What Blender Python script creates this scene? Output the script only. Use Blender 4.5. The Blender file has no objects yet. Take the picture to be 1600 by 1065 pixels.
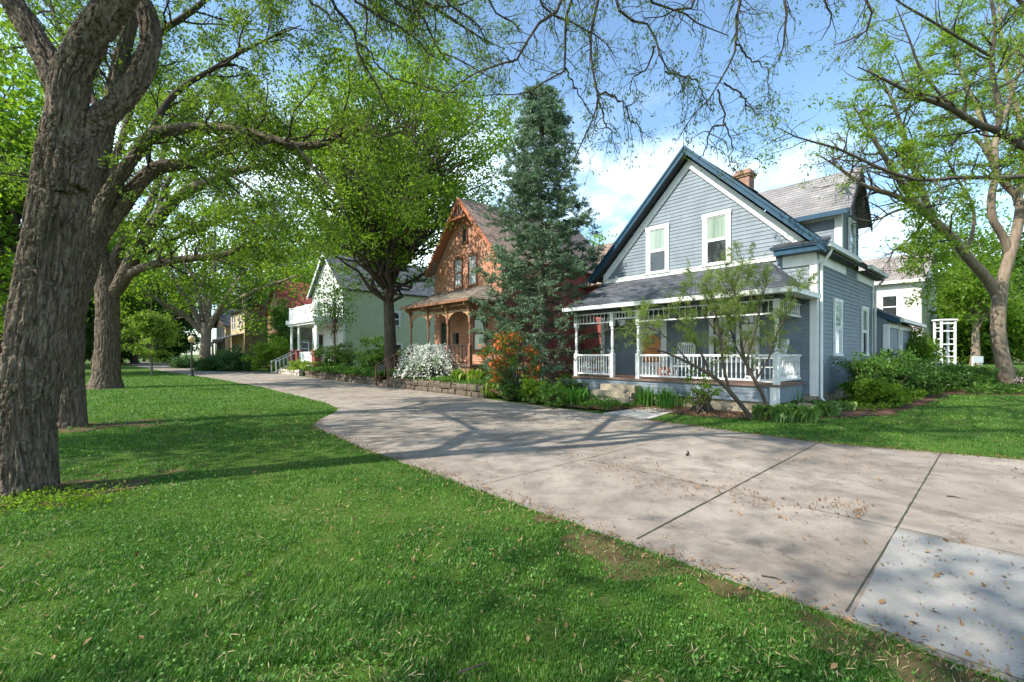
import bpy, bmesh, math, random
import numpy as np
from mathutils import Vector, Matrix

# ---------------------------------------------------------------- camera, sky, sun, exposure
S = bpy.context.scene
F_PX, CX, HY, EYE = 711.0, 800.0, 552.5, 1.55      # 16 mm lens on a 1600 px wide frame, level camera
cam_d = bpy.data.cameras.new('camera'); cam = bpy.data.objects.new('camera', cam_d)
S.collection.objects.link(cam); S.camera = cam
cam_d.sensor_width = 36.0; cam_d.lens = 36.0 * F_PX / 1600.0
cam_d.shift_y = (HY - 532.5) / 1600.0
cam_d.clip_start = 0.05; cam_d.clip_end = 3000
cam.location = (0, 0, EYE); cam.rotation_euler = (math.pi / 2, 0, 0)

SUN_EL = math.radians(45.0)
SUN_H = (-0.87, -0.49)                              # horizontal direction towards the sun
SUN_ROT = math.atan2(SUN_H[0], SUN_H[1]) % (2 * math.pi)
w = bpy.data.worlds.new('World'); S.world = w; w.use_nodes = True
nt = w.node_tree; nt.nodes.clear()
def nd(t, typ, **kw):
    n = t.nodes.new(typ)
    for k, v in kw.items(): setattr(n, k, v)
    return n
out = nd(nt, 'ShaderNodeOutputWorld'); bg = nd(nt, 'ShaderNodeBackground'); sky = nd(nt, 'ShaderNodeTexSky')
sky.sky_type = 'NISHITA'; sky.sun_disc = False; sky.sun_elevation = SUN_EL; sky.sun_rotation = SUN_ROT
sky.air_density = 1.0; sky.dust_density = 0.9; sky.ozone_density = 1.0
tc = nd(nt, 'ShaderNodeTexCoord'); mp = nd(nt, 'ShaderNodeMapping'); mp.inputs['Scale'].default_value = (1, 1, 1.7)
mp.inputs['Location'].default_value = (0.35, 0.1, 0.0); mp.inputs['Rotation'].default_value = (0, 0, math.radians(21))
no = nd(nt, 'ShaderNodeTexNoise'); no.inputs['Scale'].default_value = 1.9; no.inputs['Detail'].default_value = 6; no.inputs['Roughness'].default_value = 0.55
cr = nd(nt, 'ShaderNodeValToRGB'); cr.color_ramp.elements[0].position = 0.455; cr.color_ramp.elements[1].position = 0.60
sx = nd(nt, 'ShaderNodeSeparateXYZ'); mr = nd(nt, 'ShaderNodeMapRange'); mr.inputs[1].default_value = 0.50; mr.inputs[2].default_value = 0.34; mr.inputs[3].default_value = 0.0; mr.inputs[4].default_value = 1.0
mu = nd(nt, 'ShaderNodeMath', operation='MULTIPLY'); mx = nd(nt, 'ShaderNodeMixRGB'); mx.inputs[2].default_value = (8.2, 8.6, 9.2, 1)
L = nt.links.new
L(tc.outputs['Generated'], mp.inputs[0]); L(mp.outputs[0], no.inputs['Vector']); L(no.outputs['Fac'], cr.inputs[0])
L(tc.outputs['Generated'], sx.inputs[0]); L(sx.outputs['Z'], mr.inputs[0]); L(cr.outputs[0], mu.inputs[0]); L(mr.outputs[0], mu.inputs[1])
L(mu.outputs[0], mx.inputs[0]); L(sky.outputs[0], mx.inputs[1]); tn = nd(nt, 'ShaderNodeMixRGB', blend_type='MULTIPLY'); tn.inputs[0].default_value = 1.0; tn.inputs[2].default_value = (0.93, 1.07, 1.08, 1); L(mx.outputs[0], tn.inputs[1]); L(tn.outputs[0], bg.inputs[0]); L(bg.outputs[0], out.inputs[0])
bg.inputs[1].default_value = 0.15
sd = bpy.data.lights.new('sun', 'SUN'); sd.energy = 4.4; sd.angle = math.radians(0.55); sd.color = (1.0, 0.93, 0.82)
sun = bpy.data.objects.new('sun', sd); S.collection.objects.link(sun)
tosun = Vector((SUN_H[0] * math.cos(SUN_EL), SUN_H[1] * math.cos(SUN_EL), math.sin(SUN_EL)))
sun.rotation_euler = tosun.to_track_quat('Z', 'Y').to_euler()
vs = S.view_settings; vs.view_transform = 'Standard'; vs.look = 'None'; vs.exposure = 1.0; vs.gamma = 1.0
S.cycles.max_bounces = 6; S.cycles.diffuse_bounces = 3; S.cycles.glossy_bounces = 3; S.cycles.transmission_bounces = 4
S.cycles.use_denoising = True; S.cycles.sample_clamp_indirect = 6.0; S.cycles.caustics_reflective = False; S.cycles.caustics_refractive = False

# ---------------------------------------------------------------- plan helpers
UX, VX = (-0.666, 0.746), (0.746, 0.666)            # along the lane, and from the lane to the houses
STREET_ROT = math.atan2(-0.746, 0.666)
def lane(u, v, z=0.0): return Vector((u * UX[0] + v * VX[0], u * UX[1] + v * VX[1], z))
def to_lane(x, y): return (x * UX[0] + y * UX[1], x * VX[0] + y * VX[1])
def sstep(a, b, x):
    t = np.clip((x - a) / (b - a), 0, 1); return t * t * (3 - 2 * t)
def gz(x, y):
    """height of the ground: the side yard climbs gently to the right and back"""
    u = x * UX[0] + y * UX[1]; v = x * VX[0] + y * VX[1]
    h = 0.025 * np.clip(v - 10.0, 0, 14.4) + 0.08 * np.clip(v - 24.4, 0, 5.5)
    return h * (1 - sstep(2.6, 5.5, u))
def at(px, py, Y): return Vector(((px - CX) / F_PX * Y, Y, EYE + (HY - py) / F_PX * Y))
def gnd(px, py, z=0.0):
    Y = (EYE - z) * F_PX / (py - HY); return Vector(((px - CX) / F_PX * Y, Y, z))

# ---------------------------------------------------------------- object helpers
COL = S.collection
def link(name, me, parent=None, mats=(), loc=None):
    o = bpy.data.objects.new(name, me); COL.objects.link(o)
    if parent is not None: o.parent = parent
    for m in mats if me is not None and len(me.materials) == 0 else (): me.materials.append(m)
    if loc is not None: o.location = loc
    return o
def tag(o, label=None, cat=None, group=None, kind=None):
    if label: o['label'] = label
    if cat: o['category'] = cat
    if group: o['group'] = group
    if kind: o['kind'] = kind
    return o
def empty(name, loc=(0, 0, 0), rz=0.0, label=None, cat=None, group=None):
    o = bpy.data.objects.new(name, None); COL.objects.link(o)
    o.location = loc; o.rotation_euler = (0, 0, rz); o.empty_display_size = 0.2
    return tag(o, label, cat, group)
def kids(o): return [c for c in bpy.data.objects if c.parent is o]
def copy_tree(o, parent=None):
    c = o.copy(); COL.objects.link(c); c.parent = parent
    for ch in kids(o): copy_tree(ch, c)
    return c

def np_mesh(name, groups, smooth=False, uv=None):
    """groups: list of (verts Nx3, faces MxK)"""
    me = bpy.data.meshes.new(name)
    V = np.concatenate([g[0] for g in groups]) if groups else np.zeros((0, 3))
    off = 0; li = []; ls = []; base = 0
    for v, f in groups:
        f = np.asarray(f, dtype=np.int64)
        if len(f):
            li.append((f + off).ravel()); k = f.shape[1]
            ls.append(base + np.arange(len(f)) * k); base += f.size
        off += len(v)
    me.vertices.add(len(V)); me.vertices.foreach_set('co', np.ascontiguousarray(V, dtype=np.float32).ravel())
    li = np.concatenate(li).astype(np.int32); ls = np.concatenate(ls).astype(np.int32)
    me.loops.add(len(li)); me.loops.foreach_set('vertex_index', li)
    me.polygons.add(len(ls)); me.polygons.foreach_set('loop_start', ls)
    if uv is not None:
        l = me.uv_layers.new(name='UVMap'); l.data.foreach_set('uv', np.ascontiguousarray(uv, dtype=np.float32).ravel())
    me.polygons.foreach_set('use_smooth', np.full(len(ls), bool(smooth)))
    me.update(calc_edges=True)
    return me

class MB:
    """collects shapes of ONE part; build() links them as one mesh object"""
    def __init__(s): s.v = []; s.f = []; s.uv = []; s.m = []; s.cur = 0
    def face(s, pts, uv=None):
        b = len(s.v); pts = [Vector(p) for p in pts]; s.v.extend(pts); s.f.append(list(range(b, b + len(pts)))); s.m.append(s.cur)
        if uv is None:
            n = Vector((0, 0, 0))
            for i in range(1, len(pts) - 1): n += (pts[i] - pts[0]).cross(pts[i + 1] - pts[0])
            ax = max(range(3), key=lambda k: abs(n[k])); 
            uv = [((p.y, p.z) if ax == 0 else (p.x, p.z) if ax == 1 else (p.x, p.y)) for p in pts]
        s.uv.append(uv)
    def box(s, x0, x1, y0, y1, z0, z1):
        if x0 > x1: x0, x1 = x1, x0
        if y0 > y1: y0, y1 = y1, y0
        if z0 > z1: z0, z1 = z1, z0
        a = [(x0, y0, z0), (x1, y0, z0), (x1, y1, z0), (x0, y1, z0), (x0, y0, z1), (x1, y0, z1), (x1, y1, z1), (x0, y1, z1)]
        for q in ((3, 2, 1, 0), (4, 5, 6, 7), (0, 1, 5, 4), (1, 2, 6, 5), (2, 3, 7, 6), (3, 0, 4, 7)): s.face([a[i] for i in q])
        return s
    def bar(s, p, q, w_, h_, up=(0, 0, 1)):
        p, q, up = Vector(p), Vector(q), Vector(up); d = (q - p).normalized(); sd_ = d.cross(up)
        if sd_.length < 1e-4: sd_ = d.cross(Vector((1, 0, 0)))
        sd_.normalize(); n = sd_.cross(d).normalized()
        c = [(-1, -1), (1, -1), (1, 1), (-1, 1)]
        A = [p + sd_ * (a * w_ / 2) + n * (b * h_ / 2) for a, b in c]; B = [q + sd_ * (a * w_ / 2) + n * (b * h_ / 2) for a, b in c]
        s.face(A[::-1]) if False else s.face([A[0], A[1], A[2], A[3]]); s.face([B[3], B[2], B[1], B[0]])
        for i in range(4): j = (i + 1) % 4; s.face([A[j], A[i], B[i], B[j]])
        return s
    def prism(s, poly, fn, lo, hi):
        """poly of 2-D points, fn(a, b, t) -> 3-D point"""
        A = [fn(a, b, lo) for a, b in poly]; B = [fn(a, b, hi) for a, b in poly]
        s.face(A[::-1]); s.face(B)
        for i in range(len(A)): j = (i + 1) % len(A); s.face([A[i], A[j], B[j], B[i]])
        return s
    def tube(s, pts, rad, n=8, cap=True):
        pts = [Vector(p) for p in pts]; rings = []
        if not hasattr(rad, '__len__'): rad = [rad] * len(pts)
        ref = None
        for i, p in enumerate(pts):
            d = (pts[min(i + 1, len(pts) - 1)] - pts[max(i - 1, 0)]).normalized()
            if ref is None:
                ref = d.cross(Vector((0.13, 0.21, 1)));
                if ref.length < 0.15: ref = d.cross(Vector((1, 0.1, 0)))
            ref = (ref - d * ref.dot(d)).normalized(); b = d.cross(ref)
            rings.append([p + (ref * math.cos(2 * math.pi * k / n) + b * math.sin(2 * math.pi * k / n)) * rad[i] for k in range(n)])
        for A, B in zip(rings, rings[1:]):
            for k in range(n): j = (k + 1) % n; s.face([A[k], A[j], B[j], B[k]])
        if cap: s.face(rings[0][::-1]); s.face(rings[-1])
        return s
    def lathe(s, prof, c=(0, 0, 0), n=10):
        c = Vector(c); R = [[c + Vector((r * math.cos(2 * math.pi * k / n), r * math.sin(2 * math.pi * k / n), z)) for k in range(n)] for r, z in prof]
        for A, B in zip(R, R[1:]):
            for k in range(n): j = (k + 1) % n; s.face([A[k], A[j], B[j], B[k]])
        s.face(R[0][::-1]); s.face(R[-1]); return s
    def lap(s, O, A, U, N, ext, s0, s1, expo, lip):
        """courses of boards or shingles: ext(h) -> (a0, a1) at height h up the plane"""
        O, A, U, N = Vector(O), Vector(A), Vector(U), Vector(N); h = s0
        while h < s1 - 1e-4:
            k = min(h + expo, s1); a0, a1 = ext(h); b0, b1 = ext(k)
            if a1 - a0 > 0.01:
                p = [O + A * a0 + U * h + N * lip, O + A * a1 + U * h + N * lip, O + A * b1 + U * k + N * 0.001, O + A * b0 + U * k + N * 0.001]
                s.face(p, [(a0, h), (a1, h), (b1, k), (b0, k)])
                s.face([O + A * a0 + U * h, O + A * a1 + U * h, p[1], p[0]], [(a0, h), (a1, h), (a1, h), (a0, h)])
            h = k
        return s
    def build(s, name, mats, parent=None, smooth=False, merge=False, loc=None):
        me = bpy.data.meshes.new(name); me.from_pydata([tuple(v) for v in s.v], [], s.f)
        l = me.uv_layers.new(name='UVMap'); l.data.foreach_set('uv', [c for f in s.uv for p in f for c in p])
        mats = mats if isinstance(mats, (list, tuple)) else [mats]
        for m in mats: me.materials.append(m)
        me.polygons.foreach_set('material_index', s.m)
        bm = bmesh.new(); bm.from_mesh(me)
        if smooth or merge: bmesh.ops.remove_doubles(bm, verts=bm.verts, dist=1e-4)
        bmesh.ops.recalc_face_normals(bm, faces=bm.faces) if not getattr(s, 'keep', False) else None
        bm.to_mesh(me); bm.free()
        if smooth: me.polygons.foreach_set('use_smooth', [True] * len(me.polygons))
        me.update()
        return link(name, me, parent, loc=loc)

# ---------------------------------------------------------------- materials
def newmat(name):
    m = bpy.data.materials.new(name); m.use_nodes = True; t = m.node_tree; t.nodes.clear()
    o = nd(t, 'ShaderNodeOutputMaterial'); p = nd(t, 'ShaderNodeBsdfPrincipled'); t.links.new(p.outputs[0], o.inputs[0])
    return m, t, p, o
def rgb(c): return (c[0], c[1], c[2], 1.0)
def noise(t, scale, detail=4, rough=0.55, coord='Object', sc=(1, 1, 1), dist=0.0):
    c = nd(t, 'ShaderNodeTexCoord'); m = nd(t, 'ShaderNodeMapping'); m.inputs['Scale'].default_value = sc
    n = nd(t, 'ShaderNodeTexNoise'); n.inputs['Scale'].default_value = scale; n.inputs['Detail'].default_value = detail
    n.inputs['Roughness'].default_value = rough; n.inputs['Distortion'].default_value = dist
    t.links.new(c.outputs[coord], m.inputs[0]); t.links.new(m.outputs[0], n.inputs['Vector']); return n
def ramp(t, src, stops):
    r = nd(t, 'ShaderNodeValToRGB'); e = r.color_ramp.elements
    while len(e) < len(stops): e.new(0.5)
    for el, (p, c) in zip(e, stops): el.position = p; el.color = rgb(c) if len(c) == 3 else c
    t.links.new(src, r.inputs[0]); return r
def mixc(t, fac, a, b, mode='MIX'):
    m = nd(t, 'ShaderNodeMixRGB', blend_type=mode)
    for i, x in ((0, fac), (1, a), (2, b)):
        if isinstance(x, (int, float)): m.inputs[i].default_value = x
        elif isinstance(x, tuple): m.inputs[i].default_value = rgb(x)
        else: t.links.new(x, m.inputs[i])
    return m.outputs[0]
def bump(t, p, src, strength, dist=0.02):
    b = nd(t, 'ShaderNodeBump'); b.inputs['Strength'].default_value = strength; b.inputs['Distance'].default_value = dist
    t.links.new(src, b.inputs['Height']); t.links.new(b.outputs[0], p.inputs['Normal']); return b
def paint(name, c, var=0.12, rough=0.55, scale=3.0, bmp=0.1, spec=0.4, fine=60, streak=0.0):
    m, t, p, o = newmat(name); a = noise(t, scale, 5); f = noise(t, fine, 3)
    lo = tuple(x * (1 - var) for x in c); hi = tuple(min(1, x * (1 + var * 0.6)) for x in c)
    r = ramp(t, a.outputs['Fac'], [(0.3, lo), (0.7, hi)])
    col = mixc(t, 0.12, r.outputs[0], f.outputs['Color'], 'OVERLAY')
    if streak:
        k = noise(t, 1.0, 6, .7, sc=(7, 7, .45)); col = mixc(t, ramp(t, k.outputs['Fac'], [(.5, (0, 0, 0)), (.72, (streak, streak, streak))]).outputs[0], col, tuple(x * .62 for x in c)); k2 = noise(t, 5, 5, .7, sc=(.6, .6, 3)); col = mixc(t, ramp(t, k2.outputs['Fac'], [(.55, (0, 0, 0)), (.7, (streak * .5,) * 3)]).outputs[0], col, tuple(min(1, x * 1.35) for x in c))
    t.links.new(col, p.inputs['Base Color']); p.inputs['Roughness'].default_value = rough; p.inputs['Specular IOR Level'].default_value = spec
    if bmp: bump(t, p, f.outputs['Fac'], bmp, 0.01)
    return m
def leafmat(name, c1, c2, trans=0.45, tc_=None, rough=0.45):
    m, t, p, o = newmat(name); g = nd(t, 'ShaderNodeNewGeometry')
    r = ramp(t, g.outputs['Random Per Island'], [(0.0, c1), (1.0, c2)])
    n = noise(t, 0.35, 2); col = mixc(t, 0.35, r.outputs[0], ramp(t, n.outputs['Fac'], [(0.35, c1), (0.65, c2)]).outputs[0])
    t.links.new(col, p.inputs['Base Color']); p.inputs['Roughness'].default_value = rough; p.inputs['Specular IOR Level'].default_value = 0.25
    tr = nd(t, 'ShaderNodeBsdfTranslucent'); k = tc_ or (1.5, 1.45, 0.7)
    tcx = mixc(t, 1.0, col, (min(k[0], 9), k[1], k[2]), 'MULTIPLY'); t.links.new(tcx, tr.inputs[0])
    ms = nd(t, 'ShaderNodeMixShader'); ms.inputs[0].default_value = trans
    t.links.new(p.outputs[0], ms.inputs[1]); t.links.new(tr.outputs[0], ms.inputs[2]); t.links.new(ms.outputs[0], o.inputs[0])
    return m
def barkmat(name, c1, c2, sc=14, strength=0.9, dist=0.03):
    m, t, p, o = newmat(name)
    a = noise(t, sc, 6, 0.6, sc=(1, 1, 0.16), dist=0.6); b = noise(t, 1.6, 3); f = noise(t, 90, 3)
    r = ramp(t, a.outputs['Fac'], [(0.32, c1), (0.62, c2)])
    col = mixc(t, 0.35, r.outputs[0], ramp(t, b.outputs['Fac'], [(0.3, tuple(x * 0.8 for x in c1)), (0.7, c2)]).outputs[0])
    t.links.new(mixc(t, 0.2, col, f.outputs['Color'], 'OVERLAY'), p.inputs['Base Color']); p.inputs['Roughness'].default_value = 0.9; p.inputs['Specular IOR Level'].default_value = 0.15
    bump(t, p, a.outputs['Fac'], strength, dist); return m
def brickmat(name, c1, c2, mortar, bw=0.22, bh=0.075, ms=0.012, rough=0.85, bmp=0.5, coord='UV', stain=None, offset=0.5):
    m, t, p, o = newmat(name); c = nd(t, 'ShaderNodeTexCoord'); b = nd(t, 'ShaderNodeTexBrick')
    b.inputs['Scale'].default_value = 1.0; b.inputs['Brick Width'].default_value = bw; b.inputs['Row Height'].default_value = bh
    b.inputs['Mortar Size'].default_value = ms; b.inputs['Mortar Smooth'].default_value = 0.3; b.inputs['Bias'].default_value = 0.0; b.offset = offset
    b.inputs['Color1'].default_value = rgb(c1); b.inputs['Color2'].default_value = rgb(c2); b.inputs['Mortar'].default_value = rgb(mortar)
    t.links.new(c.outputs[coord], b.inputs['Vector']); n = noise(t, 1.3, 5); f = noise(t, 40, 3)
    st = stain or tuple(x * 0.65 for x in c1)
    fac = ramp(t, n.outputs['Fac'], [(0.45, (0, 0, 0)), (0.72, (0.6, 0.6, 0.6))])
    col = mixc(t, fac.outputs[0], b.outputs['Color'], st); col = mixc(t, 0.3, col, f.outputs['Color'], 'OVERLAY')
    t.links.new(col, p.inputs['Base Color']); p.inputs['Roughness'].default_value = rough; p.inputs['Specular IOR Level'].default_value = 0.2
    bump(t, p, b.outputs['Fac'], -bmp, 0.01) if bmp else None
    return m
def glassmat(name, c, rough=0.03, fold=1.0):
    m, t, p, o = newmat(name); n = noise(t, 1.1, 3, sc=(fold, fold, .35 if fold > 1 else 1)); r = ramp(t, n.outputs['Fac'], [(0.35, tuple(x * 0.6 for x in c)), (0.65, c)])
    t.links.new(r.outputs[0], p.inputs['Base Color']); p.inputs['Roughness'].default_value = rough; p.inputs['Specular IOR Level'].default_value = 0.9
    n2 = noise(t, 3.0, 1); bump(t, p, n2.outputs['Fac'], 0.06, 0.02); return m

M = {}
M['siding'] = paint('blue_grey_siding', (0.172, 0.213, 0.25), 0.16, 0.6, 2.0, streak=.5)
M['white'] = paint('white_paint', (0.72, 0.73, 0.72), 0.12, 0.5, 3.0, streak=.22)
M['cream'] = paint('cream_paint', (0.66, 0.63, 0.55), 0.12, 0.5)
M['teal'] = paint('navy_teal_paint', (0.014, 0.058, 0.105), 0.2, 0.4)
M['gutter'] = paint('white_gutter', (0.70, 0.71, 0.70), 0.12, 0.35, 2.0)
M['shingle'] = brickmat('grey_shingles', (0.050, 0.057, 0.068), (0.135, 0.143, 0.158), (0.03, 0.034, 0.042), 0.28, 0.14, 0.006, 0.95, 0.2, stain=(0.045, 0.05, 0.06))
M['shingle_light'] = brickmat('pale_grey_shingles', (0.20, 0.195, 0.20), (0.29, 0.28, 0.28), (0.12, 0.12, 0.125), 0.28, 0.14, 0.006, 0.95, 0.2)
M['shingle_brown'] = brickmat('brown_shingles', (0.24, 0.17, 0.135), (0.34, 0.25, 0.21), (0.14, 0.10, 0.08), 0.26, 0.14, 0.006, 0.95, 0.2)
M['shingle_grey'] = brickmat('grey_brown_shingles', (0.23, 0.20, 0.185), (0.31, 0.28, 0.26), (0.15, 0.13, 0.12), 0.26, 0.14, 0.006, 0.95, 0.2)
M['shake'] = brickmat('weathered_shakes', (0.17, 0.14, 0.115), (0.33, 0.28, 0.23), (0.07, 0.055, 0.045), 0.17, 0.16, 0.012, 0.95, 0.5)
M['shingle_red'] = brickmat('red_shingles', (0.27, 0.06, 0.055), (0.34, 0.09, 0.08), (0.2, 0.04, 0.035), 0.3, 0.2, 0.008, 0.9, 0.2)
M['brick'] = brickmat('orange_brick', (0.31, 0.10, 0.058), (0.415, 0.165, 0.10), (0.46, 0.35, 0.26), 0.25, 0.095, 0.016, 0.9, 0.5, stain=(0.36, 0.12, 0.05))
M['brick_pale'] = brickmat('pale_chimney_brick', (0.29, 0.145, 0.10), (0.39, 0.22, 0.16), (0.36, 0.30, 0.26), 0.2, 0.07, 0.01, 0.9, 0.5)
M['brick_red'] = brickmat('red_brick', (0.26, 0.055, 0.045), (0.37, 0.085, 0.065), (0.30, 0.17, 0.14), 0.235, 0.085, 0.012, 0.9, 0.5)
M['stone'] = brickmat('brown_stone', (0.15, 0.115, 0.075), (0.22, 0.17, 0.115), (0.11, 0.09, 0.07), 0.5, 0.25, 0.02, 0.95, 0.6)
M['tan'] = paint('tan_facade', (0.52, 0.38, 0.22), 0.15, 0.8)
M['pale'] = paint('pale_green_siding', (0.47, 0.50, 0.34), 0.08, 0.65, 1.5)
M['trimbrown'] = paint('brown_orange_trim', (0.22, 0.105, 0.06), 0.2, 0.55)
M['trimtan'] = paint('tan_trim', (0.35, 0.215, 0.115), 0.2, 0.55)
M['barge'] = paint('terracotta_trim', (0.38, 0.14, 0.075), 0.15, 0.5)
M['dark'] = paint('dark_soffit', (0.045, 0.05, 0.055), 0.2, 0.7)
M['black'] = paint('black_metal', (0.02, 0.02, 0.022), 0.2, 0.4)
M['pane'] = glassmat('dark_glass', (0.035, 0.04, 0.042))
M['shade'] = glassmat('pale_shade_green_reflection', (0.32, 0.41, 0.34), 0.05, 9)  # pale blind tone with the trees' green reflection painted into the colour
M['curtain'] = glassmat('pale_curtain_behind_glass', (0.48, 0.5, 0.52), 0.06, 11)
M['door'] = paint('orange_wood_door', (0.50, 0.19, 0.035), 0.25, 0.4, 5)
M['bluedoor'] = paint('blue_door', (0.04, 0.11, 0.19), 0.2, 0.4)
M['planks'] = paint('brown_floor_boards', (0.17, 0.11, 0.085), 0.2, 0.6)
M['steps'] = paint('mossy_concrete', (0.33, 0.285, 0.21), 0.35, 0.9, 3.0, 0.4, 0.2)
M['bark'] = barkmat('grey_brown_bark', (0.10, 0.08, 0.062), (0.24, 0.20, 0.16), 16, 0.8, 0.03)
M['bark_near'] = barkmat('furrowed_bark', (0.105, 0.085, 0.068), (0.25, 0.21, 0.17), 26, 0.55, 0.02)
M['bark_dark'] = barkmat('dark_bark', (0.05, 0.04, 0.032), (0.13, 0.105, 0.085), 14, 0.7, 0.03)
M['bark_light'] = barkmat('pale_bark', (0.13, 0.10, 0.075), (0.30, 0.235, 0.175), 12, 0.5, 0.02)
M['twig'] = barkmat('twig_bark', (0.04, 0.032, 0.027), (0.085, 0.068, 0.055), 20, 0.3, 0.005)  # bark colour darkened to carry the near-black look of backlit twigs
# foliage colours
M['leaf_locust'] = leafmat('locust_leaves', (0.085, 0.16, 0.018), (0.155, 0.255, 0.03), 0.5)
M['leaf_bright'] = leafmat('bright_spring_leaves', (0.12, 0.22, 0.02), (0.20, 0.31, 0.04), 0.5)
M['leaf_mid'] = leafmat('maple_leaves', (0.085, 0.165, 0.016), (0.165, 0.275, 0.034), 0.64)
M['leaf_dark'] = leafmat('dark_leaves', (0.035, 0.085, 0.018), (0.065, 0.14, 0.025), 0.4)
M['leaf_shrub'] = leafmat('shrub_leaves', (0.05, 0.125, 0.018), (0.10, 0.20, 0.03), 0.35)
M['leaf_lime'] = leafmat('lime_leaves', (0.15, 0.25, 0.03), (0.24, 0.34, 0.06), 0.4)
M['leaf_yew'] = leafmat('yew_needles', (0.03, 0.085, 0.025), (0.06, 0.14, 0.035), 0.25)
M['leaf_hosta'] = leafmat('hosta_leaves', (0.09, 0.20, 0.045), (0.22, 0.34, 0.12), 0.35)
M['leaf_blade'] = leafmat('daylily_blades', (0.04, 0.14, 0.02), (0.09, 0.23, 0.03), 0.35)
M['leaf_feather'] = leafmat('feathery_foliage', (0.15, 0.22, 0.05), (0.25, 0.33, 0.09), 0.45)
M['needle'] = leafmat('blue_spruce_needles', (0.08, 0.15, 0.08), (0.20, 0.285, 0.185), 0.22, (1.1, 1.2, 0.9))
M['needle_dead'] = paint('dead_brown_twigs', (0.15, 0.085, 0.055), 0.3, 0.9)
M['orange'] = leafmat('orange_blossom', (0.76, 0.115, 0.03), (0.85, 0.25, 0.045), 0.35, (1.2, 1.1, 0.9))
M['white_fl'] = leafmat('white_blossom', (0.70, 0.72, 0.66), (0.85, 0.86, 0.82), 0.3, (1, 1, 0.95))
M['pink_fl'] = leafmat('pink_blossom', (0.62, 0.42, 0.40), (0.75, 0.6, 0.55), 0.3, (1, 1, 0.95))

# ---------------------------------------------------------------- branches as arrays: P (M,K,3), R (M,K)
def rs(pts, rad, K=20):
    """smooth a hand laid limb to K points (Catmull-Rom)"""
    p = np.array([tuple(q) for q in pts], float); r = np.interp(np.linspace(0, 1, len(p)), np.linspace(0, 1, len(rad)), rad)
    n = len(p); e = np.vstack([2 * p[0] - p[1], p, 2 * p[-1] - p[-2]])
    d = np.r_[0, np.cumsum(np.linalg.norm(np.diff(p, axis=0), axis=1))]; q = np.linspace(0, d[-1], K)
    i = np.clip(np.searchsorted(d, q, 'right') - 1, 0, n - 2); t = ((q - d[i]) / np.maximum(d[i + 1] - d[i], 1e-6))[:, None]
    a, b, c, f = e[i], e[i + 1], e[i + 2], e[i + 3]
    o = 0.5 * (2 * b + (c - a) * t + (2 * a - 5 * b + 4 * c - f) * t ** 2 + (3 * b - a - 3 * c + f) * t ** 3)
    return o, np.interp(q, d, r)
def unit(a): return a / np.maximum(np.linalg.norm(a, axis=-1, keepdims=True), 1e-9)
def spawn(rng, P, R, per_m, length, K=6, s0=0.15, ang=(35, 70), wig=0.18, trop=(0, 0, 0.05), rk=0.6, rmax=0.05, rmin=0.004, taper=0.25, fade=0.4, flat=0.0):
    seg = np.linalg.norm(np.diff(P, axis=1), axis=2); Ln = seg.sum(1); n = rng.poisson(Ln * per_m); idx = np.repeat(np.arange(len(P)), n); N = len(idx)
    if N == 0: return np.zeros((0, K, 3)), np.zeros((0, K))
    s = s0 + (1 - s0) * rng.random(N); x = s * (P.shape[1] - 1); i = np.minimum(x.astype(int), P.shape[1] - 2); f = (x - i)[:, None]
    pos = P[idx, i] * (1 - f) + P[idx, i + 1] * f; tan = unit(P[idx, i + 1] - P[idx, i]); r0 = R[idx, i] * (1 - f[:, 0]) + R[idx, i + 1] * f[:, 0]
    q = rng.normal(size=(N, 3)); q[:, 2] *= (1 - flat); q -= tan * (q * tan).sum(1, keepdims=True); q = unit(q)
    a = np.radians(rng.uniform(ang[0], ang[1], N))[:, None]; d = unit(tan * np.cos(a) + q * np.sin(a))
    ln = rng.uniform(length[0], length[1], N) * (1 - fade * s); st = (ln / (K - 1))[:, None]
    rr = np.clip(r0 * rk, rmin, rmax); out = np.zeros((N, K, 3)); out[:, 0] = pos; tr = np.array(trop)
    for k in range(1, K):
        d = unit(d + rng.normal(size=(N, 3)) * wig + tr * (k / K)); out[:, k] = out[:, k - 1] + d * st
    return out, rr[:, None] * np.linspace(1, taper, K)[None]
def tubes(P, R, n=5):
    M_, K = P.shape[:2]
    if M_ == 0: return np.zeros((0, 3)), np.zeros((0, 4), int)
    T = np.empty_like(P); T[:, 1:-1] = P[:, 2:] - P[:, :-2]; T[:, 0] = P[:, 1] - P[:, 0]; T[:, -1] = P[:, -1] - P[:, -2]; T = unit(T)
    mean = unit(P[:, -1] - P[:, 0]); ref = np.cross(mean, np.array([0.31, 0.17, 0.93])); bad = np.linalg.norm(ref, axis=1) < 0.2
    ref[bad] = np.cross(mean[bad], np.array([1.0, 0.1, 0])); ref = unit(ref)[:, None, :]
    A = unit(ref - T * (ref * T).sum(2, keepdims=True)); B = np.cross(T, A)
    th = np.arange(n) * 2 * math.pi / n
    V = P[:, :, None, :] + R[:, :, None, None] * (A[:, :, None, :] * np.cos(th)[None, None, :, None] + B[:, :, None, :] * np.sin(th)[None, None, :, None])
    b = (np.arange(M_) * K * n)[:, None, None] + (np.arange(K - 1) * n)[None, :, None]; k = np.arange(n)[None, None, :]; k2 = (np.arange(n) + 1) % n; k2 = k2[None, None, :]
    F = np.stack([b + k, b + k2, b + n + k2, b + n + k], -1).reshape(-1, 4)
    return V.reshape(-1, 3), F
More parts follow.
